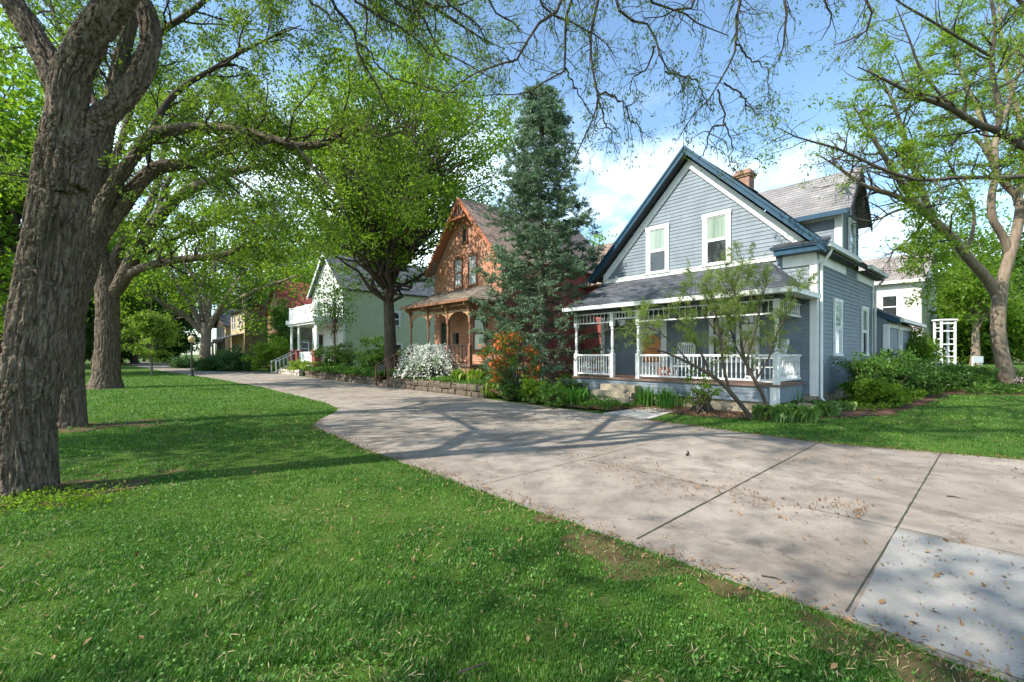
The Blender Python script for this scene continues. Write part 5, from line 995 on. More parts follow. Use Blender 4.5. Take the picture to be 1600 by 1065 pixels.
# its neighbour, trunk out of the picture, dark limbs reaching in at the top right
rng = np.random.default_rng(43); Y7 = 12.5; X7 = 17.6
limbs7 = [([(X7, Y7, -.1), (X7, Y7, .3), (X7 - .1, Y7, 2), (X7 - .2, Y7, 4), (X7 - .3, Y7, 6.5), (X7 - .2, Y7, 9.5), (X7 + .1, Y7, 12.5)], [.4, .33, .27, .25, .2, .12, .02]), ([(X7 - .25, Y7, 6), (X7 + 1.2, Y7 + .6, 7.6), (X7 + 2.6, Y7 + 1, 9)], [.13, .10, .02]), ([(X7 - .25, Y7, 7), (X7 + .6, Y7 - 1.4, 9), (X7 + 1.2, Y7 - 2.6, 10.6)], [.12, .09, .02]), ([(X7 - .2, Y7, 8), (X7 - .8, Y7 + 1.4, 10), (X7 - 1.0, Y7 + 2.6, 11.6)], [.11, .08, .02]),
          (pl([(1790, 300), (1690, 255), (1600, 229), (1559, 205), (1523, 193), (1488, 170), (1432, 150), (1377, 122), (1340, 105)], Y7, Y7 - 1), [.12, .11, .1, .09, .08, .07, .05, .03, .012]),
          (pl([(1790, 250), (1690, 265), (1600, 276), (1550, 278), (1495, 278), (1436, 282), (1377, 264), (1310, 233), (1251, 217), (1215, 200)], Y7, Y7 - 1.2), [.08, .075, .06, .055, .05, .045, .04, .03, .02, .01]),
          (pl([(1559, 205), (1562, 170), (1551, 120), (1551, 79), (1555, 39), (1545, -20)], Y7 - .3, Y7 - .5), [.07, .065, .055, .05, .045, .03]), (pl([(1551, 90), (1500, 60), (1450, 30), (1400, 0), (1360, -40)], Y7 - .4, Y7 - 1), [.04, .035, .03, .02, .01]), (pl([(1790, 150), (1700, 80), (1620, 30), (1560, -40)], Y7, Y7 - .5), [.1, .08, .06, .03]), (pl([(1488, 170), (1440, 110), (1420, 60), (1400, 10)], Y7 - .6, Y7 - 1), [.035, .03, .02, .01])]
limb_tree('yard_tree', 'tree beyond the right edge whose dark limbs reach in across the sky', 'tree', (X7, Y7, 0.0), limbs7, rng, M['bark_dark'], M['leaf_bright'],
    l1=dict(LOC1, per_m=2.6, length=(.7, 1.8), flat=.4), l2=dict(LOC2, per_m=4.0, flat=.3), l3=dict(LOC3, per_m=5), leaves=dict(per=4, sigma=.08, length=.085, width=.034, k=3, keep=.6, up=.7, flatten=.6), twigmat=M['twig'])

# ---------------------------------------------------------------- crown trees
rng = np.random.default_rng(3)
def ct(name, label, px, Y, top, rad_px, lo, leaf, clumps, per, cr, ll, lw, tr=.3, bark='bark_dark', group=None, z=0.0, **kw):
    x = (px - CX) / F_PX * Y; h = EYE + (HY - top) / F_PX * Y - z; lob = kw.pop('lobes', 7)
    return crown_tree(name, label, 'tree', (x, Y, z), h, rad_px / F_PX * Y, rng, M[bark], M[leaf], tr, lo, clumps, per, cr, ll, lw, group, lob, **kw)
ct('maple_tree', 'tall dense green maple rising behind the brown gingerbread porch', 612, 26.5, 88, 190, .30, 'leaf_mid', 400, 170, .80, .175, .11, .36, lobes=16)
ct('young_tree', 'young yellow-green tree on the lawn beside the lamp', 237, 34, 458, 46, .10, 'leaf_lime', 70, 110, .42, .17, .10, .07, 'bark', shape='cone')
BG = 'dense trees closing the view down the lane'
for px, Y, top, rp, lf, lb in ((210, 74, 330, 62, 'leaf_dark', 'dark tree directly behind the young yellow-green tree'), (150, 66, 300, 60, 'leaf_mid', 'green tree seen between the second and third trunks'), (275, 86, 400, 52, 'leaf_dark', 'dark low tree over the far end of the lane'), (20, 34, 20, 135, 'leaf_mid', 'green tree behind the nearest trunk at the left edge'),
        (-60, 46, 330, 110, 'leaf_dark', 'dark tree reaching in from the left edge over the red brick house'), (405, 84, 380, 66, 'leaf_dark', 'dark tree above the stone house'), (470, 82, 330, 70, 'leaf_mid', 'rounded tree behind the red shingle roof'), (555, 66, 290, 75, 'leaf_mid', 'tree behind the pale green house roof'), (100, 60, 380, 60, 'leaf_dark', 'dark tree glimpsed just right of the nearest trunk')):
    ct('woodland_tree', lb, px, Y, top, rp, .05, lf, 150, 110, 1.6, .42, .30, .4, group=BG)
ct('woodland_tree', 'pale tree peeping up between the spruce and the blue gable', 935, 55, 352, 45, .3, 'leaf_bright', 60, 80, 1.2, .3, .2, .3, group=BG)
BR = 'dense trees closing the view behind the side yard'
for px, Y, top, rp, lf, lb in ((1500, 50, 330, 60, 'leaf_mid', 'green tree rising behind the white trellis'), (1595, 46, 345, 62, 'leaf_mid', 'green tree directly behind the pale leaning fork at the right edge'), (1690, 40, 330, 80, 'leaf_dark', 'dark tree reaching in at the far right edge'), (1455, 62, 400, 40, 'leaf_bright', 'yellow-green tree right of the white house'), (1545, 36, 470, 42, 'leaf_mid', 'low bushy tree between trellis and pale trunk')):
    ct('woodland_tree', lb, px, Y, top, rp, .06, lf, 130, 110, 1.2, .30, .20, .3, group=BR, z=.6)
ct('woodland_tree', 'small pale barked tree with a lean behind the white trellis', 1525, 33, 400, 55, .40, 'leaf_mid', 60, 90, .8, .22, .15, .28, 'bark_light', group=BR, z=.7)
for px, Y, top, rp, lb in ((190, 80, 512, 45, 'low dark bush at the far end of the lawn left of the young tree'), (262, 84, 515, 40, 'low dark bush at the far end of the lane'), (120, 70, 505, 50, 'low dark bush beyond the second trunk'), (225, 95, 470, 60, 'tall dark bush at the vanishing end of the lane')):
    ct('bush', lb, px, Y, top, rp, .0, 'leaf_dark', 90, 90, 1.2, .42, .3, .2, group='dark bushes closing the far end of the lane')
# trees behind the photographer whose shade falls on the near lawn
SH = 'street trees behind the photographer'
for x, y, h, r, lb in ((-8.6, -5.0, 16, 4.8, 'broad tree behind the photographer on the left'), (-13.5, 4.5, 13, 4.0, 'tree left of the near trunk beyond the picture edge'), (-4.4, -10.5, 18, 5.4, 'tree behind the photographer shading the near lawn')):
    crown_tree('street_tree', lb, 'tree', (x, y, 0), h, r, rng, M['bark_dark'], M['leaf_locust'], .32, .45, 80, 60, .8, .16, .10, SH)
ct('understory_tree', 'slender airy tree in front of the white gable and balcony', 522, 32.5, 398, 44, .30, 'leaf_shrub', 60, 44, .55, .17, .09, .07)
conifer('blue_spruce', 'tall blue-green spruce between the brick house and the blue house', 'spruce', (1.14, 18.0, .2), 11.9, 3.0, np.random.default_rng(8))

# ---------------------------------------------------------------- shrubs and perennials
rng = np.random.default_rng(77)
def shrub(name, label, px, py, top, rad_px, leaf, clumps, per, cr, ll, lw, group=None, z=0.0, Y=None, cat='shrub', shape='round', lo=.0, **kw):
    p = gnd(px, py, z) if Y is None else Vector(((px - CX) / F_PX * Y, Y, z)); h = max(.3, EYE + (HY - top) / F_PX * p.y - z)
    return crown_tree(name, label, cat, p, h, rad_px / F_PX * p.y, rng, M['bark_dark'], M[leaf], .08, lo, clumps, per, cr, ll, lw, group, 6, shape=shape, stems=3, **kw)
r_, C_ = shrub('azalea', 'azalea bush covered in orange blossom under the spruce', 797, 600, 518, 52, 'leaf_shrub', 60, 60, .16, .085, .035, z=.25, Y=15.2)
P_ = C_[(np.linalg.norm(C_[:, :2], axis=1) > .35) | (C_[:, 2] > 1.1)]; blossoms(r_, rng, P_, 38, M['orange'], .07, 26, np.array([.09, .09, .06]))
r_, C_ = shrub('spirea', 'low arching spirea smothered in white blossom beside the brown porch steps', 670, 585, 546, 50, 'leaf_shrub', 60, 60, .18, .06, .03, z=.45, Y=20.4)
st = []
for k in range(115):
    a = rng.uniform(0, 6.283); ln = rng.uniform(.8, 1.6); h0 = rng.uniform(.5, 1.35); s = np.linspace(.3, 1, 14); st.append(np.c_[np.cos(a) * ln * s, np.sin(a) * ln * s, np.maximum(.05, h0 * (1.15 - (s - .42) ** 2 * 2.9))])
st = np.concatenate(st); link('blossom', np_mesh('blossom', [leaf_cloud(rng, st, 3, .03, .065, .055, up=.6)]), r_, (M['white_fl'],))
G1 = 'clipped and rounded shrubs in front of the pale green house'
shrub('shrub', 'large dark rounded shrub left of the pale green side wall', 528, 583, 533, 38, 'leaf_dark', 75, 90, .3, .14, .07, G1, Y=33)
shrub('shrub', 'dark rounded shrub against the pale green side wall near the maple trunk', 592, 580, 528, 36, 'leaf_shrub', 70, 90, .3, .14, .07, G1, Y=31)
shrub('shrub', 'small bright shrub beside the white porch steps', 470, 584, 560, 22, 'leaf_lime', 40, 70, .22, .13, .07, G1, Y=34)
shrub('shrub', 'big light green shrub on the pale stones beyond the balcony', 425, 581, 528, 38, 'leaf_bright', 70, 90, .34, .17, .09, Y=40, group=G1)
shrub('shrub', 'green bushes under the tall maple trunk', 652, 575, 545, 22, 'leaf_shrub', 40, 80, .25, .12, .06, Y=27, z=.3)
shrub('arborvitae', 'upright yellow-green evergreen left of the white balcony', 441, 575, 468, 30, 'leaf_shrub', 110, 120, .5, .20, .09, Y=47, cat='evergreen', shape='cone')
G2 = 'spreading dark yews beside the stone house'
for px, py, top, rp, lb in ((372, 579, 545, 34, 'broad dark yew nearest the light green shrub'), (335, 578, 556, 26, 'low dark yew at the foot of the vase shaped tree'), (352, 574, 548, 30, 'dark yew in front of the black porch'), (285, 574, 556, 18, 'small dark yew left of the vase shaped tree')):
    shrub('yew', lb, px, py, top, rp, 'leaf_yew', 70, 90, .4, .24, .09, G2, shape='dome')
G3 = 'mixed shrubs along the side wall of the blue house'
def sh_at(u, v, label, h, r, leaf, clumps=60, per=80, cr=.2, ll=.1, lw=.05, group=G3, name='shrub', shape='round'):
    p = lane(u, v); p.z = float(gz(p.x, p.y)); return crown_tree(name, label, 'shrub', p, h, r, rng, M['bark_dark'], M[leaf], .07, 0, clumps, per, cr, ll, lw, group, 6, stems=3, shape=shape)
sh_at(2.75, 16.2, 'loose green shrub with yellow-green tips by the white corner downspout', 1.75, .9, 'leaf_shrub', 65, 80, .2, .085, .042)
sh_at(2.55, 15.6, 'low broad leafed bush in front of the corner shrub', .75, .7, 'leaf_mid', 45, 70, .18, .11, .07)
sh_at(2.6, 18.6, 'dark mounded shrub beneath the second side window', 1.3, 1.1, 'leaf_dark', 65, 90, .24, .10, .05)
sh_at(2.4, 21.2, 'dark mounded shrub before the rear wing and picket fence', .95, 1.3, 'leaf_dark', 70, 90, .25, .10, .05)
sh_at(1.6, 23.8, 'shrub with bright green shoots left of the white trellis', .85, 1.2, 'leaf_shrub', 65, 90, .25, .11, .05)
sh_at(.6, 25.4, 'low green bush around the foot of the white trellis', .5, 1.0, 'leaf_shrub', 50, 80, .22, .10, .05)
sh_at(3.3, 26.5, 'leafy bush behind the white picket fence', 2.0, 1.2, 'leaf_mid', 60, 90, .3, .13, .07)
# feathery tamarisk in front of the porch
rng = np.random.default_rng(91); bt = gnd(1185, 656)
lt = [(pl([(1176, 662), (1172, 650), (1150, 622), (1128, 598), (1100, 578), (1080, 568), (1055, 556), (1030, 546), (1005, 540)], bt.y, bt.y - .5), [.06, .055, .05, .045, .04, .034, .026, .018, .006]),
      (pl([(1205, 660), (1203, 648), (1190, 612), (1172, 580), (1160, 548), (1157, 510), (1152, 480), (1148, 450), (1156, 425), (1163, 400)], bt.y, bt.y + .1), [.05, .045, .042, .04, .036, .03, .025, .02, .013, .005]),
      (pl([(1140, 610), (1130, 570), (1126, 530), (1118, 490), (1110, 462), (1098, 440)], bt.y - .1, bt.y - .3), [.035, .032, .028, .022, .016, .005]), (pl([(1110, 586), (1100, 560), (1080, 525), (1060, 500), (1040, 480)], bt.y - .2, bt.y - .5), [.03, .026, .02, .015, .005]),
      (pl([(1165, 565), (1180, 520), (1190, 470), (1196, 445), (1194, 425)], bt.y, bt.y + .2), [.025, .022, .018, .013, .005]), (pl([(1180, 595), (1200, 560), (1215, 520), (1235, 480), (1250, 450)], bt.y, bt.y + .1), [.02, .018, .015, .01, .004]), (pl([(1126, 530), (1105, 500), (1085, 470), (1070, 455)], bt.y - .2, bt.y - .4), [.016, .013, .01, .004]), (pl([(1150, 470), (1142, 440), (1132, 410)], bt.y, bt.y), [.014, .01, .004]),
      (pl([(1170, 575), (1150, 540), (1138, 500), (1135, 455), (1125, 435)], bt.y + .1, bt.y + .3), [.02, .018, .014, .01, .004]), (pl([(1080, 568), (1050, 535), (1020, 515), (990, 508)], bt.y - .3, bt.y - .6), [.02, .014, .01, .004])]
limb_tree('tamarisk', 'leaning feathery shrub with bare twisted stems in front of the porch', 'shrub', tuple(bt), lt, rng, M['bark_dark'], M['leaf_feather'],
    l1=dict(per_m=9, length=(.35, 1.0), K=6, s0=.25, ang=(20, 60), wig=.2, trop=(0, 0, .1), rmax=.008, rmin=.0035, fade=.3), l2=dict(per_m=9, length=(.15, .45), K=5, s0=.2, ang=(20, 55), wig=.18, trop=(0, 0, .08), rmax=.004, rmin=.002), l3=None,
    leaves=dict(per=6, sigma=.028, length=.085, width=.011, k=5, keep=.85, up=.1, spread=.6), twigmat=M['twig'])
shrub('rose_bush', 'small twiggy bush with round leaves before the porch railing', 1098, 640, 572, 34, 'leaf_mid', 34, 26, .12, .06, .045, Y=11.9)
# strap leafed and broad leafed clumps
G4 = 'daylily clumps in the bed by the concrete steps'
for px, py, lb in ((1010, 634, 'daylily clump right beside the concrete steps'), (1040, 637, 'daylily clump second from the concrete steps'), (1068, 634, 'daylily clump midway along the porch skirt'), (1022, 627, 'daylily clump against the porch skirt')):
    p = gnd(px, py); blade_clump('daylily', lb, 'plant', p, rng, 190, .62, .026, M['leaf_blade'], (.15, 1.15), G4)
p = gnd(1236, 642); blade_clump('iris', 'upright sword leafed iris behind the hostas', 'plant', p, rng, 40, .62, .045, M['leaf_blade'], (.05, .5))
G5 = 'hosta clumps along the lawn edge'
for px, py, s, lb in ((1192, 655, .9, 'hosta at the foot of the feathery shrub, leftmost of its row'), (1222, 660, 1.05, 'large hosta nearest the lawn, left of centre in its row'), (1256, 661, 1.05, 'large hosta nearest the lawn, in the middle of its row'), (1288, 654, .95, 'hosta at the lawn edge, second from the mulch path'), (1318, 646, .85, 'hosta at the right end of its row by the mulch'), (1235, 648, .8, 'hosta tucked behind the row beside the pink rock'), (1276, 641, .8, 'small hosta behind the row below the downspout')):
    blade_clump('hosta', lb, 'hosta', gnd(px, py), rng, int(120 * s), .44 * s, .12 * s, M['leaf_hosta'], (.8, 1.5), G5, broad=True, spread=.1)
G6 = 'leafy perennials between the stone wall and the concrete steps'
spots = [(772, 612, 'lime fern left of the azalea at the wall end'), (800, 617, 'leafy clump below the orange azalea'), (832, 622, 'low clump right of the azalea at the lane'), (862, 627, 'leafy clump nearest the lane, in the middle of the bed'), (894, 623, 'leafy clump near the walkway corner'), (912, 611, 'tall leafy clump beside the concrete steps'), (880, 606, 'leafy clump under the left porch bay'), (846, 607, 'leafy clump under the spruce skirt'), (818, 604, 'leafy clump behind the azalea stems'), (925, 602, 'leafy clump against the left porch post'), (900, 597, 'leafy clump behind the bed beneath the porch')]
for i, (px, py, lb) in enumerate(spots):
    p = gnd(px, py + 6, .06)
    if i in (0, 4, 8): blade_clump('perennial', lb, 'plant', p, rng, 150, .50 + .06 * (i % 4), .06, M['leaf_lime' if i == 0 else 'leaf_blade'], (.25, 1.25), G6, broad=True, spread=.24)
    else: crown_tree('perennial', lb, 'plant', p, rng.uniform(.5, .8), rng.uniform(.45, .65), rng, M['bark_dark'], M[('leaf_mid', 'leaf_shrub', 'leaf_bright', 'leaf_shrub')[i % 4]], .03, 0, 34, 46, .12, rng.uniform(.07, .12), rng.uniform(.035, .06), G6, 5, stems=3)
for px, u, v, lb in ((0, 14.2, 10.8, 'lime green fern above the stone wall beside the azalea'), (0, 15.2, 10.7, 'lime green fern above the middle of the stone wall')):
    p = lane(u, v, .42); blade_clump('fern', lb, 'fern', p, rng, 90, .55, .09, M['leaf_lime'], (.2, 1.1), 'ferns above the stone wall', broad=True, spread=.15)
# ---------------------------------------------------------------- beds, walls, small things
def cell_sheet(name, mask, u0, u1, v0, v1, step, zf, mat, kind='structure'):
    us = np.arange(u0, u1, step); vs_ = np.arange(v0, v1, step); U, V = np.meshgrid(us, vs_, indexing='ij'); nu, nv = U.shape
    X = U * UX[0] + V * VX[0]; Yy = U * UX[1] + V * VX[1]; Z = gz(X, Yy) + zf(U, V); P = np.stack([X, Yy, Z], -1).reshape(-1, 3)
    i = (np.arange(nu - 1)[:, None] * nv + np.arange(nv - 1)[None]); c = mask((U[:-1, :-1] + U[1:, 1:]) / 2, (V[:-1, :-1] + V[1:, 1:]) / 2); i = i[c]
    F = np.stack([i, i + 1, i + nv + 1, i + nv], -1); used = np.unique(F); mp_ = np.zeros(len(P), int); mp_[used] = np.arange(len(used))
    o = link(name, np_mesh(name, [(P[used], mp_[F])], True), None, (mat,)); tag(o, kind=kind); return o
MUL = [(7.25, 10.75), (5.5, 10.95), (4.0, 11.35), (3.0, 12.5), (2.2, 13.6), (1.9, 15.5), (1.7, 18), (1.5, 20.2), (-.4, 21.4), (-3, 21.6), (-8, 22), (-14, 22.5), (-14, 34), (3.7, 34), (3.7, 14.6), (7.25, 12.7)]
def inpoly(U, V, poly):
    r = np.zeros(U.shape, bool); n = len(poly)
    for i in range(n):
        (a, b), (c, d) = poly[i], poly[(i + 1) % n]
        if b == d: continue
        k = ((b > V) != (d > V)) & (U < (c - a) * (V - b) / (d - b) + a); r ^= k
    return r
cell_sheet('mulch', lambda U, V: inpoly(U + .1 * np.sin(V * 5) + .06 * np.sin(V * 13), V + .1 * np.sin(U * 4), MUL), -14, 7.4, 10.5, 34, .11, lambda U, V: .012 + .02 * np.sin(U * 9) * np.sin(V * 8) ** 2 * .5, M['mulch'])
bedz = lambda U, V: .05 + .37 * sstep(11.2, 12.7, U) + .015 * np.sin(U * 7) * np.sin(V * 6)
cell_sheet('garden_bed', lambda U, V: (V > 10.02 + .12 * np.sin(U * 2)) & (V < 16) & ~((U > 19.8) & (U < 21.2) & (V < 12)) & (U < 33.5) & ~((U < 7.35) & (V < 12)), 7.3, 34, 9.9, 16, .14, bedz, M['mulch'])
def ground_cover(name, label_kind, mask, u0, u1, v0, v1, n, zf, h, ll, lw, mat, seed):
    r = np.random.default_rng(seed); U = r.uniform(u0, u1, n); V = r.uniform(v0, v1, n); k = mask(U, V); U, V = U[k], V[k]; X = U * UX[0] + V * VX[0]; Yy = U * UX[1] + V * VX[1]
    st = np.stack([X, Yy, gz(X, Yy) + zf(U, V) + h * r.random(len(U)) ** .7 * (.6 + .4 * np.sin(U * 2.3) * np.sin(V * 2.9))], 1)
    o = link(name, np_mesh(name, [leaf_cloud(r, st, 1, .02, ll, lw, up=1.0, droop=.1)]), None, (mat,)); tag(o, kind='stuff'); return o
ground_cover('ground_cover', '', lambda U, V: (V > 10.12 + .1 * np.sin(U * 2.2)) & ~((U > 19.7) & (U < 21.3) & (V < 12)), 21.2, 33, 10.1, 14, 26000, bedz, .34, .13, .08, M['leaf_shrub'], 1)
ground_cover('ground_cover', '', lambda U, V: (V > 9.98 + .14 * np.sin(U * 3.1)), 7.4, 19.7, 10.0, 14, 24000, bedz, .22, .085, .05, M['leaf_shrub'], 2)
ground_cover('ground_cover', '', lambda U, V: inpoly(U, V, [(1.2, 20.6), (-.4, 21.6), (-8, 22.2), (-8, 28), (1.2, 28)]), -8, 1.5, 20.5, 28, 24000, lambda U, V: 0 * U, .3, .10, .065, M['leaf_shrub'], 3)
ground_cover('ground_cover', '', lambda U, V: inpoly(U, V, [(3.6, 14.6), (2.4, 14.0), (2.1, 17), (1.8, 20), (1.2, 22), (3.6, 24)]), 1, 3.7, 14, 24, 5000, lambda U, V: 0 * U, .2, .09, .06, M['leaf_mid'], 4)
r = np.random.default_rng(6); U = r.uniform(-4, .2, 260); V = r.uniform(22.3, 25.5, 260); X = U * UX[0] + V * VX[0]; Yy = U * UX[1] + V * VX[1]
o = link('ground_cover', np_mesh('ground_cover', [leaf_cloud(r, np.stack([X, Yy, gz(X, Yy) + .32], 1), 3, .05, .07, .06)]), None, (M['pink_fl'],)); tag(o, kind='stuff')
M['fieldstone'] = paint('mossy_fieldstone', (.115, .092, .068), .5, .95, 4.0, .5, .2, 25); M['palestone'] = paint('pale_fieldstone', (.40, .36, .30), .3, .95, 4.0, .5, .2, 25)
def stone_wall(label, u0, u1, v, h, mat, seed, rows=2, depth=.24):
    r = random.Random(seed); b = MB(); c = lane((u0 + u1) / 2, v)
    for k in range(rows):
        u = u0 + (r.uniform(0, .15) if k else 0); z0 = h * k / rows - (.05 if k == 0 else 0)
        while u < u1 - .05:
            w_ = min(r.uniform(.22, .55), u1 - u); z1 = h * (k + 1) / rows + r.uniform(-.035, .02); d0 = r.uniform(-.035, .02); j = lambda s=.022: r.uniform(-s, s)
            P = [(u + .008 + j(.006), v + d0 + j(), z0), (u + w_ - .008 + j(.006), v + d0 + j(), z0), (u + w_ - .008, v + depth, z0), (u + .008, v + depth, z0)]; T = [(u + .012 + j(), v + d0 + .02 + j(), z1 + j()), (u + w_ - .012 + j(), v + d0 + .02 + j(), z1 + j()), (u + w_ - .01, v + depth, z1), (u + .01, v + depth, z1)]
            mB = [tuple((Vector(P[i]) + Vector(T[i])) / 2 + Vector((0, -.03 + j(.015) if i < 2 else 0, 0))) for i in range(4)]
            A, Bm, Cc = [[lane(*q) - c for q in s] for s in (P, mB, T)]
            for lo, hi in ((A, Bm), (Bm, Cc)):
                for i in range(4): n_ = (i + 1) % 4; b.face([lo[i], lo[n_], hi[n_], hi[i]])
            b.face(Cc); b.face(A[::-1]); u += w_
    o = b.build('stone_wall', mat, loc=c); return tag(o, label, 'wall', 'low fieldstone walls along the lane')
stone_wall('low mossy fieldstone wall below the white spirea', 12.6, 19.75, 9.93, .47, M['fieldstone'], 1)
stone_wall('long low mossy fieldstone wall below the ivy bed', 21.25, 32.6, 10.15, .42, M['fieldstone'], 2)
stone_wall('pale fieldstone wall below the light green shrub', 34.3, 39.5, 10.3, .42, M['palestone'], 3)
# kerb stones and threshold of the brick house steps
b = MB(); c = lane(20.5, 10.0); [b.box(-.72, .72, -.05 + .3 * k, .25 + .3 * k, 0, .14 * (k + 1)) for k in range(3)]; o = b.build('garden_steps', M['planks'], loc=c); o.rotation_euler = (0, 0, STREET_ROT); tag(o, 'dark worn steps between the two mossy stone walls', 'steps')
# globe lamp
p = gnd(299.5, 587); lp = empty('street_lamp', p, 0, 'black post lamp with amber glass globe at the lawn edge', 'street lamp')
b = MB(); b.lathe([(.16, 0), (.16, .08), (.11, .14), (.09, .5), (.06, .56), (.05, 2.2), (.075, 2.24), (.05, 2.28), (.11, 2.36)], n=12); b.build('post', M['black'], lp, smooth=False)
b = MB(); b.lathe([(.1, 2.361), (.19, 2.44), (.225, 2.55), (.2, 2.68), (.12, 2.76), (.03, 2.80)], n=16); b.build('globe', paint('amber_globe', (.55, .40, .20), .1, .3, 3, 0), lp, smooth=True)
b = MB(); b.lathe([(.06, 2.795), (.05, 2.84), (.012, 2.9)], n=8); b.build('finial', M['black'], lp)
# dark garden sign in the ivy
p = lane(22.4, 10.75, .4); sg = empty('garden_sign', p, STREET_ROT + .4, 'small dark sign on stakes in the ivy bed', 'sign')
b = MB(); b.box(-.34, .34, -.02, .02, .22, .62); b.build('board', M['black'], sg); b = MB(); b.box(-.26, -.21, .021, .05, -.1, .6); b.box(.21, .26, .021, .05, -.1, .6); b.build('stakes', M['trimbrown'], sg)
# picket fences
def fence(label, p, q, h):
    p, q = Vector(p), Vector(q); d = q - p; L_ = d.length; rz = math.atan2(d.y, d.x); f = empty('picket_fence', p, rz, label, 'fence', 'white picket fence beside the rear wing'); n = int(L_ / .13); sl = (q.z - p.z) / L_
    b = MB()
    for i in range(n): x = (i + .5) * .13; z = sl * x; b.prism([(x - .04, z + .06), (x + .04, z + .06), (x + .04, z + h - .07), (x, z + h), (x - .04, z + h - .07)], lambda a, zz, t: (a, t, zz), -.012, .012)
    b.build('pickets', M['white'], f); b = MB(); b.bar((0, .03, h * .25), (L_, .03, sl * L_ + h * .25), .03, .08); b.bar((0, .03, h * .72), (L_, .03, sl * L_ + h * .72), .03, .08); b.build('rails', M['white'], f)
    for x in (0, L_): b = MB(); b.box(x - .05, x + .05, .05, .15, sl * x - .1, sl * x + h + .05); b.build('post', M['white'], f)
def pz(px, Y): x = (px - CX) / F_PX * Y; return (x, Y, float(gz(x, Y)))
fence('white picket fence starting at the rear corner of the blue house', pz(1367, 17.4), pz(1398, 18.6), 1.2)
fence('white picket fence ending at the white trellis', pz(1424, 19.6), pz(1474, 21.0), 1.0)
# white trellis arch
p = pz(1476, 20.6); tr = empty('trellis', p, -.15, 'tall white wooden trellis arch among the bushes', 'trellis'); hh = 2.35
for x in (-.27, .27):
    for y in (-.2, .2): b = MB(); b.box(x - .035, x + .035, y - .035, y + .035, -.1, hh); b.build('post', M['white'], tr)
b = MB()
for z in (.75, 1.3, 1.85, 2.2):
    for y in (-.2, .2): b.box(-.234, .234, y - .02, y + .02, z, z + .06)
for z in (.5, 1.0, 1.5, 2.0):
    for x in (-.27, .27): b.box(x - .02, x + .02, -.164, .164, z, z + .05)
b.build('rungs', M['white'], tr); b = MB(); b.box(-.34, .34, -.27, .27, hh, hh + .07); b.build('cap', M['white'], tr)
p = pz(1528, 30); bs = empty('yard_sign', p, .3, 'plain white board standing low among the bushes past the trellis', 'sign'); b = MB(); b.box(-.5, .5, -.03, .03, .2, .62); b.build('board', M['white'], bs); b = MB(); [b.box(x - .04, x + .04, .031, .09, -.05, .6) for x in (-.4, .4)]; b.build('stakes', M['white'], bs)
# rocks
def rock(label, p, s, mat, seed, group=None):
    r = np.random.default_rng(seed); bm = bmesh.new(); bmesh.ops.create_icosphere(bm, subdivisions=3, radius=1); 
    for v in bm.verts:
        q = np.array(v.co)[None]; k = .75 + .5 * vnoise(q * 1.3 + seed * 7)[0] + .12 * vnoise(q * 4)[0]; v.co = Vector((v.co.x * s[0] * k, v.co.y * s[1] * k, max(-.3, v.co.z) * s[2] * k))
    me = bpy.data.meshes.new('rock'); bm.to_mesh(me); bm.free(); o = link('rock', me, None, (mat,), loc=p); me.polygons.foreach_set('use_smooth', [True] * len(me.polygons)); return tag(o, label, 'rock', group)
rock('rounded pinkish boulder among the hostas', gnd(1262, 647), (.30, .24, .30), paint('pink_granite', (.30, .20, .17), .25, .9, 5, .3, .2, 30), 3)
rock('small pale stone at the foot of the white corner downspout', gnd(1302, 640), (.22, .12, .14), M['white'], 4)
# little hooked path lights
for px, py, lb in ((983, 634, 'small black hooked path light by the bottom step'), (1000, 622, 'small black hooked path light by the top step')):
    p = gnd(px, py); k = empty('path_light', p, STREET_ROT, lb, 'path light', 'hooked path lights by the steps'); b = MB(); b.tube([(0, 0, -.05), (0, 0, .42), (-.02, 0, .47), (-.08, 0, .49), (-.14, 0, .47)], .012, 6); b.build('stem', M['black'], k); b = MB(); b.lathe([(.05, .40), (.055, .42), (.02, .47)], (-.14, 0, 0), 8); b.build('shade', M['black'], k)
# dark leaf or clod and twig on the paving
def twig(label, p, q, rad, group=None): b = MB(); p, q = Vector(p), Vector(q); m_ = (p + q) / 2 + Vector((.03, .02, 0)); b.tube([p - p, m_ - p, q - p], [rad, rad * .8, rad * .4], 5); o = b.build('twig', M['twig'], loc=p); tag(o, label, 'twig', group)
twig('thin dry twig lying near the grass edge of the paving', gnd(1190, 898, .015), gnd(1228, 910, .015), .006); twig('short dark twig on the paving by the right edge', gnd(1480, 774, .015), gnd(1500, 777, .015), .007); twig('dry twig lying in the near grass', gnd(715, 1050, .04), gnd(762, 1035, .05), .006)
rl = np.random.default_rng(9); V, F = leaf_cloud(rl, np.array([(0, 0, .03)]), 7, .02, .075, .045, up=.2); o = link('dead_leaf', np_mesh('dead_leaf', [(V, F)]), None, (paint('dark_leaf', (.03, .025, .02), .2, .9),), loc=gnd(1075, 711, .01)); tag(o, 'dark curled dead leaf alone on the sunny paving', 'leaf')

